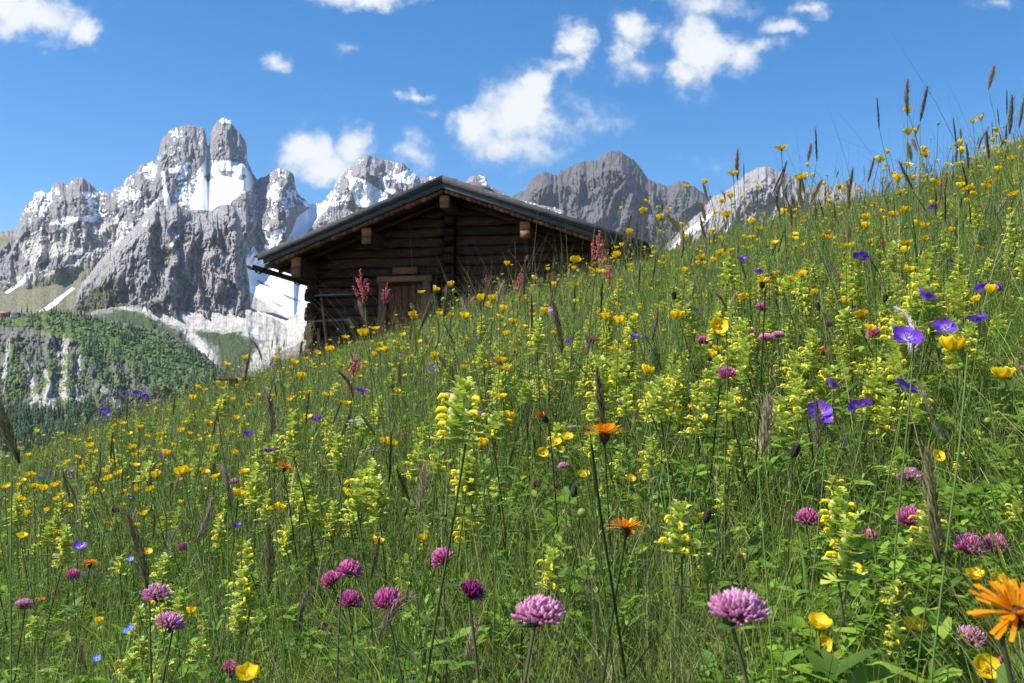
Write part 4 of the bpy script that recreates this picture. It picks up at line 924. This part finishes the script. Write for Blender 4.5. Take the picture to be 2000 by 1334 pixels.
HERO = [
 (B,1858,690,74,'cup',.1,0,'biggest buttercup, a wide yellow cup beside the violet cranesbills at right'),(B,1958,742,62,'half',.15,C_,'wide open yellow buttercup near the right edge below the cranesbills'),
 (B,1403,640,44,'open',1.25,C_,'yellow buttercup facing the viewer squarely, high right of centre'),(B,1320,624,38,'cup',.1,0),(B,1262,732,42,'cup',.3,0),(B,908,797,42,'cup',.15,0,'bright lone cupped buttercup in the middle of the meadow'),
 (B,848,569,24,'cup',.5,0,'buttercup standing out against the hut beside the door'),(B,1545,550,26,'half',.3,0),(B,1785,1232,60,'half',.35,C_,'flat yellow buttercup above the bottom edge, right of the largest clover'),(B,1922,1310,66,'open',.9,C_,'open five-petalled buttercup at the bottom right corner'),
 (B,1902,1133,50,'half',.4,C_),(B,1950,1142,54,'open',.95,C_),(B,1972,1168,50,'open',1.0,C_),(B,1600,1230,66,'half',.3,C_),(B,1607,1262,42,'open',1.1,C_),(B,485,1328,64,'half',.4,C_,'yellow buttercup cut by the bottom edge, left of centre'),
 (B,458,889,22,'cup'),(B,627,1022,22,'open',.8,0),(B,107,953,22,'half'),(B,118,970,20,'half'),(B,38,980,24,'cup',.5,0),(B,42,1052,28,'half'),(B,30,1012,18,'half'),(B,177,875,24,'half'),(B,184,887,20,'half'),(B,1232,937,24,'open',.9,C_),(B,1140,930,28,'open',.6,C_),
 (B,1060,886,27,'open',1.1,C_),(B,1026,929,20,'open',.9,C_),(B,1108,858,30,'open',.5,C_),(B,1085,868,30,'open',.6,C_),(B,1030,836,20,'half'),(B,1831,893,32,'open',1.0,C_),(B,1652,593,24,'half'),(B,1402,686,28,'half'),(B,1978,314,24,'half'),(B,1945,268,18,'cup'),(B,1960,280,18,'half'),(B,1952,302,16,'cup'),
 (B,1803,295,20,'cup',.2,0,'small buttercup seen from below against the blue sky, right of the pale peak'),(B,1875,283,22,'cup',.1,0,'buttercup with a forked stem against the sky near the right edge'),(B,1732,300,18,'cup',.3,0,'upper of two small buttercups on one tall stem against the sky'),(B,1724,314,16,'cup',.3,0,'lower of two small buttercups on one tall stem against the sky'),
 (B,1576,324,14,'cup',.4,0,'tiny buttercup against the sky right of the pale peak'),(B,1376,359,20,'cup',.2,0),(B,1341,368,18,'half'),(B,1808,446,26,'half'),(B,1807,347,18,'half'),(B,1948,354,18,'half'),(B,1640,368,16,'cup'),(B,1286,408,14,'half'),(B,1262,396,16,'half'),(B,1213,409,12,'cup'),(B,1258,416,24,'half'),(B,1305,410,14,'half'),(B,1290,430,26,'cup'),(B,1480,368,16,'cup'),(B,1500,340,0,'')
 ,(B,1410,396,18,'half'),(B,1610,362,14,'cup'),(B,1638,367,16,'cup'),(B,1880,350,18,'half'),(B,1205,486,14,'half'),(B,1230,532,16,'half'),(B,442,715,20,'half',.3,0,'small buttercup rising above the little wooden table'),(B,460,820,20,'half'),(B,386,760,18,'half'),(B,400,765,16,'half'),(B,545,686,16,'half'),(B,575,712,22,'half'),(B,620,693,18,'half'),(B,632,716,18,'half'),(B,598,703,14,'half'),(B,1350,800,22,'half'),(B,1317,798,26,'half'),(B,1130,1090,12,'half'),(B,1340,990,26,'open'),(B,1375,1010,28,'open'),(B,1450,1085,14,'open'),(B,1500,1150,0,''),(B,130,1240,16,'half'),
 (CLO,1442,1222,122,'pale',.12,C_,'largest clover, a pale pink open head on a hairy stem at bottom right'),(CLO,1053,1226,106,'pale',.12,C_,'pale pink clover with broad leaves under it at bottom centre'),(CLO,915,1172,62,'dark',.45,0.2,'dark magenta clover bud leaning right, left of bottom centre'),
 (CLO,873,1103,52,'pink',.7,2.8,'purple-pink clover tipped left above the dark magenta bud'),(CLO,758,1192,64,'pink',.1,C_,'loose pink clover right of the magenta trio'),(CLO,685,1186,50,'pink',.2,C_,'lowest clover of the magenta trio at lower left'),(CLO,680,1130,54,'pink',.3,1,'topmost clover of the magenta trio at lower left'),(CLO,652,1144,44,'pink',.5,3,'left clover of the magenta trio, partly behind the top one'),
 (CLO,305,1174,58,'pale',.2,C_,'upper of two pale pink clovers at lower left'),(CLO,328,1232,60,'pale',.3,0,'lower of two pale pink clovers at lower left'),(CLO,47,1191,36,'pale'),(CLO,140,1131,30,'pink'),(CLO,442,1316,44,'pink',.8,0),(CLO,630,1238,36,'dark'),(CLO,1577,1027,54,'pink',.1,C_,'smooth rounded pink clover above the big yellow rattle at right'),
 (CLO,1775,1028,58,'pink',.2,C_),(CLO,1778,942,50,'pale',.1,C_,'flat pale clover with a leaf collar near the right edge'),(CLO,1697,1058,36,'pink'),(CLO,1888,1085,64,'pink',.3,0,'left clover of the bright pair at the right edge'),(CLO,1946,1082,60,'pink',.1,C_,'right clover of the bright pair at the right edge'),(CLO,1893,1260,66,'pale',.3,C_,'greyish pink clover behind the biggest orange hawkbit'),(CLO,1968,1314,52,'pink',.3,0),
 (CLO,1463,657,28,'pink'),(CLO,1420,741,40,'pink'),(CLO,1371,673,26,'pink'),(CLO,1467,707,24,'brown'),(CLO,1390,710,24,'brown'),(CLO,1090,958,24,'dark'),(CLO,1046,952,22,'dark'),(CLO,1996,736,34,'pink'),(CLO,960,850,18,'pink'),(CLO,545,973,18,'pink'),(CLO,1452,794,18,'pink'),(CLO,1562,676,18,'pink'),(CLO,1930,655,26,'pink'),(CLO,105,1165,16,'pink'),(CLO,183,1186,16,'dark'),
 (HK,1978,1228,165,'orange',.55,C_,'biggest orange hawkbit with ragged ray petals cut by the right edge'),(HK,1180,868,84,'orange',.05,0,'wide orange hawkbit seen from the side in the middle of the meadow'),(HK,1222,1050,74,'orange',.1,0,'golden orange hawkbit seen from the side, below the centre'),(HK,1070,826,44,'shut',.7,2.6,'half-closed orange hawkbit leaning left beside the wide one'),
 (HK,175,1110,34,'orange'),(HK,70,1082,20,'red'),(HK,552,922,38,'orange',.5,0),(HK,1607,696,34,'red',.1,0,'dark orange hawkbit alone high on the right slope'),(HK,945,723,28,'orange'),(HK,1488,564,48,'gold',.1,0,'golden composite flower with a dark base high on the slope'),(HK,82,1178,22,'orange'),(HK,1000,706,16,'orange'),(HK,548,872,14,'red'),
 (CR,1770,662,66,'gflat',.75,C_,'widest violet cranesbill with a white centre, left of the biggest buttercup'),(CR,1845,642,48,'gflat',.9,C_,'middle violet cranesbill with a white star centre in the right cluster'),(CR,1806,587,46,'gcup',.5,0,'upper violet cranesbill turned right behind the rattle bracts'),(CR,1920,570,38,'gcup',.3,2),(CR,1943,566,30,'gcup',.9,0),(CR,1908,632,50,'gcup',.1,C_),
 (CR,1766,760,52,'gflat',.6,0),(CR,1750,705,38,'gcup',.3,C_),(CR,1600,808,56,'gflat',.95,C_,'left violet cranesbill of the low pair beneath the tan spike'),(CR,1680,796,50,'gflat',.6,1.8),(CR,1622,757,38,'gcup',.6,0),(CR,1648,866,18,'gcup'),(CR,620,824,30,'gcup'),(CR,705,769,34,'gcup',.2,0),(CR,485,853,28,'gcup'),(CR,245,776,24,'gcup'),(CR,268,773,26,'gcup'),(CR,284,780,22,'gcup'),(CR,204,806,22,'gcup'),(CR,209,815,20,'gcup'),(CR,1069,608,24,'gflat',.9,C_,'lone violet cranesbill in front of the hut, right of the door'),
 (CR,875,774,30,'gflat'),(CR,1240,662,26,'gcup'),(CR,1258,664,20,'gcup'),(CR,1482,536,24,'gcup'),(CR,95,930,18,'gcup'),(CR,78,938,16,'gcup'),(CR,140,928,18,'gcup'),(CR,1345,590,0,''),(CR,950,715,14,'gcup'),(CR,930,660,14,'gcup'),(CR,940,705,12,'gcup'),
 (YR,893,868,90,'big',.1,0,'large pale yellow rattle with soft spreading bracts, left of the orange hawkbits'),(YR,697,1000,62,'big',.3,1.2,'pale yellow rattle left of centre above the magenta clovers'),(YR,480,1190,58,'big'),(YR,1320,1085,72,'big',.1,0,'yellow rattle spike above and left of the largest clover'),(YR,1634,1050,66,'big',.1,0,'upper of the two big yellow rattles at lower right'),(YR,1662,1135,92,'big',.1,C_,'lower and wider of the two big yellow rattles at lower right'),
 (YR,1078,1155,56,'big'),(YR,1808,1072,66,'big'),(YR,1750,1185,50,'small'),(YR,1750,1275,40,'slim'),(YR,1990,1040,44,'slim'),(YR,1630,968,40,'small'),(YR,1547,775,46,'slim'),(YR,1432,918,32,'slim'),(YR,1385,1140,52,'small'),(YR,432,815,32,'big'),(YR,1815,606,52,'big'),(YR,868,690,16,'slim'),(YR,1410,1010,32,'slim'),(YR,1100,870,24,'slim'),(YR,700,840,0,''),(YR,985,840,0,''),(YR,1245,765,30,'slim'),(YR,1425,555,34,'slim'),(YR,1565,600,36,'slim'),(YR,1880,920,34,'small'),(YR,1740,930,24,'small'),
 (YR,1470,1250,0,''),(YR,740,830,30,'slim'),(YR,1310,760,30,'slim'),(YR,1380,770,26,'slim'),
 (SD,38,905,40,'olive',.45,3.0,'big bristly olive seed head leaning left at the left edge'),(SD,1487,893,34,'straw',.2,0,'bristly straw seed head standing alone right of the centre'),(SD,1180,850,34,'dense',.1,3,'dark silvery seed head rising over the wide orange hawkbit'),(SD,1596,880,26,'nod',.1,0),
 (SD,1835,1100,50,'olive',.1,3,'blurred olive seed head in front near the right edge'),(SD,530,850,24,'nod',.1,0),(SD,597,830,18,'thin'),(SD,818,1000,26,'straw',.2,0,'straw seed head on a thin stem above the dark magenta clover'),(SD,760,940,24,'thin',.05,0),(SD,800,980,18,'dense'),(SD,525,1150,30,'olive',.05,0),(SD,288,1150,34,'olive',.2,3,'blurred dark olive seed head above the lone pink clover pair'),
 (SD,1972,262,20,'dense',.1,0,'dark seed head topmost at the right edge against the sky'),(SD,1990,250,16,'dense',.2,0),(SD,1952,245,9,'thin',.1,3),(SD,1925,280,9,'thin'),(SD,1932,310,14,'dense'),(SD,1453,358,10,'thin',.02,0,'thin dark grass spike left of the pale peak'),(SD,1783,370,16,'dense'),(SD,1045,900,14,'thin'),(SD,1098,690,24,'olive'),(SD,740,1250,34,'nod'),(SD,1075,600,10,'thin'),(SD,905,600,10,'thin'),(SD,725,1130,22,'dense'),(SD,450,990,22,'nod'),(SD,170,1310,16,'nod'),(SD,1720,540,14,'thin',.5,3),(SD,1240,1300,0,''),(SD,1640,560,14,'nod'),
 (SD,650,830,14,'thin'),(SD,415,850,16,'dense'),(SD,1030,860,18,'thin'),(SD,1420,610,12,'nod'),(SD,380,1060,22,'nod',.6,0),(SD,1085,1260,0,''),(SD,910,1290,22,'straw',.3,0),(SD,585,1230,20,'nod'),(SD,690,780,16,'nod'),
 ('silky_grass_panicle',1770,700,150,'',.7,0,'silvery purple nodding panicle crossing the cranesbills at right'),('silky_grass_panicle',1860,870,130,'',1.0,3.6,'lower silvery panicle with drooping hairs near the right edge'),('silky_grass_panicle',1100,720,30),('silky_grass_panicle',140,1130,80,'',.9,.4,'pale straw panicle bent over left of the lone clover pair'),('silky_grass_panicle',330,1090,60,'',.7,2.8,'brown grass panicle lying aslant at lower left'),
 ('sorrel',710,600,42,'',.1,3,'tall pink sorrel in front of the log wall left of the door'),('sorrel',752,598,26,'',.1,0,'slim pink sorrel in front of the left door post'),('sorrel',1165,520,40,'',.1,0,'dark red sorrel before the right end of the hut'),('sorrel',1190,560,30),('sorrel',1012,575,24),('sorrel',1025,560,20),('sorrel',950,560,14),('sorrel',1085,555,12),('sorrel',690,745,34),('sorrel',870,580,14),
 ('white_umbel',697,838,42,'',.3,C_,'white umbel of tiny flowers left of the lone bright buttercup'),('white_umbel',752,808,26),('white_umbel',552,862,26,'',.2,C_),('white_umbel',545,748,18),('white_umbel',730,890,40),('white_umbel',1120,845,34),
 ('speedwell',1602,1077,20,'',1.0,C_,'bright blue speedwell left of the upper big yellow rattle'),('speedwell',867,1260,18,'',.9,C_),('speedwell',256,1092,14,'',.8,C_),('speedwell',255,1226,16,'',.9,C_),('speedwell',190,1286,18,'',.8,C_),('speedwell',245,1232,14,'',.8,C_),
 ('hawkbit_bud',1548,892,18),('hawkbit_bud',1577,775,14),('hawkbit_bud',1317,585,10),('hawkbit_bud',1600,605,10),('hawkbit_bud',1377,1020,16),('hawkbit_bud',1120,970,14),('hawkbit_bud',1598,940,16,'',2.9,0,'nodding grey bud on a hooked stem below the cranesbill pair'),('hawkbit_bud',1622,938,14,'',2.9,0),('hawkbit_bud',1728,590,10),
 ('buttercup_bud',1875,722,20),('buttercup_bud',1930,828,18),('buttercup_bud',1375,794,14),('buttercup_bud',868,588,12),('buttercup_bud',886,572,12),('buttercup_bud',894,592,12),('buttercup_bud',1600,1050,0,''),('buttercup_bud',1663,1050,22),('buttercup_bud',1555,1240,20),
]
for h in HERO:
    if h[3] > 0: plant(*h[:4], style=(h[4] or None) if len(h) > 4 else None, tilt=h[5] if len(h) > 5 else None, az=h[6] if len(h) > 6 else None, label=h[7] if len(h) > 7 else None)

# ---- the many more: whole plants in one mesh each, several patterns of every kind
def whole(kind, style, H, rnd):
    G = Geo(); ln_ = rnd.uniform(.02, .08); sg, lv, pts = stem_geo(kind, H, ln_, rnd.uniform(0, 6.28), rnd); G.merge(sg, Matrix.Identity(4)); G.merge(lv, Matrix.Identity(4))
    P = (STYLES[style] if style in STYLES else HEADS[kind][0])(rnd); t = pts[-1]; ta = rnd.uniform(0, 6.28); M_ = Matrix.Translation(t) @ Matrix.Rotation(rnd.uniform(.0, .55 if kind != 'yellow_rattle' else .32), 4, Vector((-math.sin(ta), math.cos(ta), 0)))
    for nm, gs in P.items():
        for g_ in gs: G.merge(g_, M_)
    return G
def blob(px, py, cx, cy, rx, ry): return np.exp(-((px - cx) / rx) ** 2 - ((py - cy) / ry) ** 2)
def crest_py(px): return np.interp(px, [0, 150, 350, 500, 600, 800, 1000, 1200, 1300, 1500, 1700, 1850, 2000], [880, 850, 780, 720, 690, 640, 590, 520, 455, 405, 395, 350, 290])
def dens(kind, px, py):
    below = (py - crest_py(px))
    if kind == B: return .10 + .9 * np.exp(-np.clip(below, 0, None) / 95) + .45 * blob(px, py, 150, 960, 260, 120)
    if kind == YR: return .6 * blob(px, py, 1550, 640, 560, 200) + .4 * blob(px, py, 1000, 740, 420, 130) + .3 * blob(px, py, 420, 940, 300, 90) + .14
    if kind == CR: return .10 + .5 * blob(px, py, 100, 930, 160, 40) + .2 * blob(px, py, 950, 680, 250, 60) + .1 * blob(px, py, 1500, 540, 300, 80)
    if kind == CLO: return .12 + .5 * blob(px, py, 1450, 700, 220, 80) + .2 * blob(px, py, 150, 1150, 250, 150)
    if kind == HK: return .03 + px * 0
    if kind == 'sorrel': return .5 * blob(px, py, 1080, 550, 160, 40)
    if kind == SD: return .25 + .4 * blob(px, py, 1700, 420, 400, 90) + .3 * blob(px, py, 400, 1080, 350, 120)
    return .2 + px * 0
PLAN = [(B, 1750, (.30, .52), 215, ['half', 'open', 'cup'], 9), (YR, 1350, (.18, .35), 265, ['slim', 'slim', 'big', 'small', 'slim', 'big', 'small'], 15), (CR, 70, (.30, .42), 70, ['gflat', 'gcup'], 4), (CLO, 90, (.22, .36), 90, ['pink', 'pale', 'brown', 'dark'], 6),
        (HK, 14, (.3, .42), 14, ['orange', 'gold', 'red'], 3), (SD, 420, (.30, .54), 225, ['thin', 'dense', 'olive', 'straw', 'nod', 'thin'], 10), ('sorrel', 10, (.36, .44), 10, [''], 3), ('buttercup_bud', 70, (.3, .48), 70, [''], 4), ('hawkbit_bud', 14, (.3, .45), 14, [''], 3)]
rg = np.random.default_rng(23)
STUFF = {B: ('drift of small yellow buttercups scattered far up the meadow', 'buttercups'), YR: ('mass of yellow rattle plants further up the meadow', 'yellow rattle'), SD: ('distant brown grass seed heads along the crest of the meadow', 'grass seed heads')}
for kind, total, (h0, h1), nind, styles, nvar in PLAN:
    rnd = random.Random(hash_(kind)); VG = []
    for i in range(nvar): H = h0 + (h1 - h0) * (i + .5) / nvar; st = styles[i % len(styles)]; VG.append((H, st, whole(kind, st, H, rnd)))
    rnd.shuffle(VG); pts = []
    while len(pts) < total:
        m_ = 4000; ly = np.exp(rg.uniform(math.log(.75), math.log(30), m_)); uu = rg.uniform(-.56, .56, m_); X_ = uu * ly; vi = rg.integers(0, nvar, m_); hh = np.array([VG[i][0] for i in vi]) * rg.uniform(.74, 1.16, m_)
        Zt = ground(X_, ly) + hh; vv = Zt / ly; px_ = 1000 + uu * F * math.cos(R(PITCH)) ; py_ = 800 - vv * F
        ok = (rg.random(m_) < dens(kind, px_, py_)) & (py_ < 1334) & (py_ > 200) & (px_ > 0) & (px_ < 2000) & (Zt / ly < .32 * uu + .115 + .03 + .0 / ly) & (np.hypot(X_ + 1.4, ly - 24) > 5.2) & (ly > {SD: 1.9, YR: 1.4, 'hawkbit_bud': 2.2, B: 1.25, CLO: 1.7, CR: 1.8, HK: 2.0}.get(kind, .75))
        for (hx_, hy_, hz_, hw_) in HEADPOS:
            if hw_ > .0125: ok &= ~((ly < hy_ + .03) & (np.abs(uu - hx_ / hy_) < hw_ * .5 + .012 / ly) & (vv > hz_ / hy_ - hw_ * .5))
        ok &= (vv < .24 * np.clip(ly / 1.3, .0, 1.6) - .22) | (ly > 1.4)
        for i in np.nonzero(ok)[0]: pts.append((float(X_[i]), float(ly[i]), int(vi[i]), float(hh[i] / VG[vi[i]][0]), float(px_[i]), float(py_[i])))
    pts = pts[:total]
    if kind in (B, SD):                                      # taller ones along the right-hand crest, standing up against the sky
        for i in range({B: 150, SD: 150}[kind]):
            y_ = math.exp(rg.uniform(math.log(2.3), math.log(9))); u_ = -.26 + .78 * rg.random() ** .7; vi_ = int(rg.integers(0, nvar)); H_ = rg.uniform(.46, .66 + .14 * (u_ > .1)); pts.append((u_ * y_, y_, vi_, float(min(1.5, H_ / VG[vi_][0])), 1000 + u_ * F, 800 - (gz(u_ * y_, y_) + H_) / y_ * F))
    pts.sort(key=lambda q: q[1]); meshes = [v_[2].mesh(kind, M_PETAL if kind != SD else M_SEED) for v_ in VG]
    fresh = {}
    for (x, y, vi, s, px_, py_) in pts[:nind]:
        W = HEADS[kind][1]; lab = label_for(kind, VG[vi][1] if kind in DEFSTY else '', px_, py_, W * s * F / y)
        o = link(kind, meshes[vi], label=lab, cat=CAT[kind], group=GRP[kind], loc=(x, y, gz(x, y))); o.scale = (s, s, s); o.rotation_euler = (rnd.uniform(-.06, .06), rnd.uniform(-.06, .06), rnd.uniform(0, 6.28))
    if len(pts) > nind:
        Vs, Qs, Ts, Cs = [], [], [], []; b = 0; arr = [v_[2].arrays() for v_ in VG]
        for (x, y, vi, s, px_, py_) in pts[nind:]:
            V, q, t, C = arr[vi]; a = rnd.uniform(0, 6.28); ca, sa = math.cos(a) * s, math.sin(a) * s; f = rnd.uniform(.85, 1.15)
            Vs.append(np.stack([V[:, 0] * ca - V[:, 1] * sa + x, V[:, 0] * sa + V[:, 1] * ca + y, V[:, 2] * s + gz(x, y)], 1)); Qs.append(q + b); Ts.append(t + b); Cs.append(np.clip(C * f, 0, 1)); b += len(V)
        nm = {B: 'buttercup_drift', YR: 'yellow_rattle_drift', SD: 'seed_head_drift'}[kind]
        link(nm, mesh_np(nm, np.vstack(Vs), [np.vstack(Qs), np.vstack(Ts)], M_PETAL if kind != SD else M_SEED, np.vstack(Cs)), label=STUFF[kind][0], cat=STUFF[kind][1], kind='stuff')

# ---- turf keeps a little lower where a flower head stands free in front of it
HX = []
for (hx_, hy_, hz_, hw_) in HEADPOS:
    if hy_ < 2.6: HX.append((hx_ / hy_, hz_ / hy_, hy_, hw_))
def below_heads(x, y, h, r):
    g_ = ground(x, y); u_ = x / y; keep = r.random(len(x)) < .04
    for (hu, hv, hy_, hw_) in HX:
        near = (np.abs(u_ - hu) < hw_ * .62) & (y < hy_ + .02)
        h = np.where(near & ~keep, np.minimum(h, np.maximum((hv - hw_ * .75) * y - g_, .02)), h)
    return h
# ---- grass: long blades, thin dark stalks and the leafy undergrowth
def blades(name, n, y0, y1, hmin, hmax, wmin, cols, lean, seg, label, cat, seed, mat, stalk=False, ypow=1.0):
    r = np.random.default_rng(seed); y = np.exp(math.log(y0) + (math.log(y1) - math.log(y0)) * r.random(n) ** ypow); u_ = r.uniform(-.66, .66, n); x = u_ * y; h = hmin + (hmax - hmin) * r.beta(2, 2.4, n)
    clump = perlin(x * 2.2, y * 2.2, seed); h = h * (1 + .22 * clump) * (.72 + .28 * np.clip((y - 1) / 3, 0, 1))
    h = h * (1 + .35 * np.exp(-((np.log(y) - math.log(4.5)) / .6) ** 2) * (u_ > -.3) * (r.random(n) < .35))
    h = below_heads(x, y, h, r)
    cap = np.where(y < 1.5, (y * (-.24 + .32 * np.clip((y - .4) / 1.1, 0, 1) + .32 * u_) - ground(x, y)) * 1.0, 9.); h = np.where(r.random(n) < .985, np.minimum(h, cap), h)
    keep = (h > .04) & (y > .33); keep &= ~((np.hypot(x + .9, y - 24.6) < 3.9) & (y > 21.8))
    x, y, h, clump, u_ = x[keep], y[keep], h[keep], clump[keep], u_[keep]; n = len(x)
    a = r.uniform(0, 2 * np.pi, n); ln = np.abs(r.normal(0, lean, n)) * h + .02; wx, wy = .35, -.1
    w0 = np.maximum(wmin * r.uniform(.7, 1.4, n), y * (.00048 if not stalk else .00036)); fa = r.uniform(0, np.pi, n); gzv = ground(x, y)
    C = np.array(cols)[r.integers(0, len(cols), n)] * r.uniform(.7, 1.35, n)[:, None] * (1 + .22 * perlin(x / 1.2, y / 1.2, seed + 3))[:, None]; tipc = C * .9 + np.array((.10, .085, .02)) * r.random(n)[:, None] * .8
    V = np.zeros((n, 2 * seg + 1, 3), np.float32); CC = np.zeros((n, 2 * seg + 1, 3), np.float32)
    for i in range(seg + 1):
        t = i / seg; cx = x + np.cos(a) * ln * t ** 2.2 + wx * ln * t * .3; cy = y + np.sin(a) * ln * t ** 2.2; cz = gzv - .01 + h * (t if stalk else t - .18 * t ** 3 * np.minimum(1, ln / h))
        ww = w0 * ((1 - t) ** .5 if not stalk else (1 - .5 * t)) * .5; tw = fa + t * .8
        if i == seg: V[:, 2 * seg] = np.stack([cx, cy, cz], 1); CC[:, 2 * seg] = tipc
        else:
            V[:, 2 * i] = np.stack([cx - np.cos(tw) * ww, cy - np.sin(tw) * ww, cz], 1); V[:, 2 * i + 1] = np.stack([cx + np.cos(tw) * ww, cy + np.sin(tw) * ww, cz], 1); CC[:, 2 * i] = CC[:, 2 * i + 1] = C + (tipc - C) * t
    b = (np.arange(n) * (2 * seg + 1))[:, None]; Q = np.concatenate([b + np.array([[2 * i, 2 * i + 1, 2 * i + 3, 2 * i + 2]]) for i in range(seg - 1)]); T = b + np.array([[2 * seg - 2, 2 * seg - 1, 2 * seg]])
    link(name, mesh_np(name, V.reshape(-1, 3), [Q, T], mat, np.clip(CC, 0, 1).reshape(-1, 3)), label=label, cat=cat, kind='stuff')
blades('meadow_grass', 130000, .36, 31, .12, .45, .0024, [(.20, .34, .028), (.27, .43, .04), (.12, .23, .025), (.40, .52, .08), (.26, .33, .08)], .42, 5, 'green grass blades filling the whole sloping meadow', 'grass', 101, M_LEAF)
blades('grass_stalks', 40000, .5, 31, .20, .56, .0012, [(.06, .065, .025), (.13, .17, .04), (.20, .17, .09), (.20, .27, .07), (.05, .04, .022), (.13, .20, .045), (.30, .26, .15)], .42, 5, 'thin dark and pale stalks standing among the meadow grass', 'grass stalks', 103, M_STEM, True)
blades('tall_grass', 4200, 1.9, 11, .42, .74, .0016, [(.09, .12, .035), (.16, .20, .05), (.07, .06, .03), (.24, .21, .11)], .38, 6, 'tall loose grasses rising above the crest of the meadow against the sky', 'tall grass', 109, M_STEM, True)
def undergrowth(n, seed):
    r = np.random.default_rng(seed); y = np.exp(r.uniform(math.log(.5), math.log(26), n)); u_ = r.uniform(-.64, .64, n); x = u_ * y; cl = perlin(x * 3, y * 3, seed) + .6 * perlin(x * 9, y * 9, seed + 1); g0 = r.integers(0, n // 4, n); cy_ = np.exp(r.uniform(math.log(.5), math.log(22), n // 4)); cu_ = r.uniform(-.64, .64, n // 4); cz_ = r.uniform(.04, .27, n // 4); ca_ = r.uniform(0, 6.28, n // 4); cs_ = r.uniform(.6, 1.25, n // 4) * np.where(r.random(n // 4) < .08, 1.8, 1)
    y = cy_[g0]; x = cu_[g0] * y + r.normal(0, .003, n); y = y + r.normal(0, .003, n); cl = perlin(x * 3, y * 3, seed) + .6 * perlin(x * 9, y * 9, seed + 1)
    k_ = (cl > -.5) & ~((np.hypot(x + .9, y - 24.6) < 3.9) & (y > 21.8)); x, y, cl, g0 = x[k_], y[k_], cl[k_], g0[k_]; n = len(x)
    hh_ = below_heads(x, y, cz_[g0] * (1 + .3 * cl) * (.7 + .3 * np.clip(y / 3, 0, 1)), r); zt = ground(x, y) + hh_ + r.normal(0, .004, n); a = r.uniform(0, 6.28, n); ln = r.uniform(.014, .024, n) * cs_[g0] * np.clip(y / 3, 1, 3) ; wd = ln * r.uniform(.28, .6, n); el = r.uniform(-.3, .8, n)
    d = np.stack([np.cos(a) * np.cos(el), np.sin(a) * np.cos(el), np.sin(el)], 1); s = np.stack([-np.sin(a), np.cos(a), r.uniform(-.5, .5, n)], 1); s /= np.linalg.norm(s, axis=1)[:, None]; p = np.stack([x, y, zt], 1)
    up = np.cross(d, s); L_, W_ = ln[:, None], wd[:, None]
    P = [p, p + d * L_ * .35 + s * W_ * .5 + up * W_ * .12, p + d * L_ * .35, p + d * L_ * .35 - s * W_ * .5 + up * W_ * .12, p + d * L_ * .75 + s * W_ * .38 - up * L_ * .02, p + d * L_ * .75 - up * L_ * .08, p + d * L_ * .75 - s * W_ * .38 - up * L_ * .02, p + d * L_ - up * L_ * .14]
    V = np.stack(P, 1).reshape(-1, 3); b = (np.arange(n) * 8)[:, None]; Q = np.concatenate([b + np.array([[1, 4, 5, 2]]), b + np.array([[2, 5, 6, 3]])]); T = np.concatenate([b + np.array([[0, 1, 2]]), b + np.array([[0, 2, 3]]), b + np.array([[4, 7, 5]]), b + np.array([[5, 7, 6]])])
    C = np.array([(.16, .31, .025), (.22, .39, .035), (.12, .23, .035), (.30, .44, .06)])[r.integers(0, 4, n)] * r.uniform(.75, 1.3, n)[:, None]; C = np.repeat(C, 8, 0)
    link('leafy_undergrowth', mesh_np('leafy_undergrowth', V, [Q, T], M_LEAF, C), label='small broad green leaves of clover and herbs low among the grass', cat='undergrowth', kind='stuff')
undergrowth(110000, 107)

# descriptions that still coincide are told apart by their height in the picture
byl = {}; used = set()
for o in col.objects:
    if o.parent is None and 'label' in o and o.get('kind') is None: byl.setdefault(o['label'], []).append(o)
ORD = {2: ['higher', 'lower'], 3: ['highest', 'middle one', 'lowest'], 4: ['highest', 'second highest', 'second lowest', 'lowest'], 5: ['highest', 'second highest', 'middle one', 'second lowest', 'lowest']}
NUMW = {2: 'two', 3: 'three', 4: 'four', 5: 'five'}
for lb, os_ in byl.items():
    n_ = len(os_)
    if 2 <= n_ <= 5:
        os_.sort(key=lambda o: -(o.location.z + .3) / max(o.location.y, .2))
        for o, wd_ in zip(os_, ORD[n_]):
            t = lb + ', ' + wd_ + ' of ' + NUMW[n_]
            for a_, b_ in ((' and left', ' left'), (' and right', ' right'), ('yellow ', ''), ('well ', ''), ('just ', ''), ('small ', '')):
                if len(t.replace('-', ' ').split()) > 16: t = t.replace(a_, b_)
            if len(t.replace('-', ' ').split()) > 16 and ' towards' in lb:
                t = lb[:lb.index(' towards')] + t[t.rindex(','):] if lb[:lb.index(' towards')] not in used else t
            if len(t.replace('-', ' ').split()) <= 16: o['label'] = t
        used.add(lb.split(' towards')[0])

# ================================================================ the air between the camera and the peaks
k = NT('haze'); k.n.remove(k.b); v = k.new('ShaderNodeVolumePrincipled'); v.inputs['Color'].default_value = (.78, .87, 1, 1); v.inputs['Density'].default_value = 3.2e-5; v.inputs['Anisotropy'].default_value = .2
k.l.new(v.outputs[0], k.o.inputs['Volume'])
g = Geo(); g.box((0, 0, 500), 14400, 14400, 1844, (1, 1, 1)); link('haze', g.mesh('haze', k.m, False), kind='stuff', label='thin blue mountain air fading the far peaks', cat='haze')
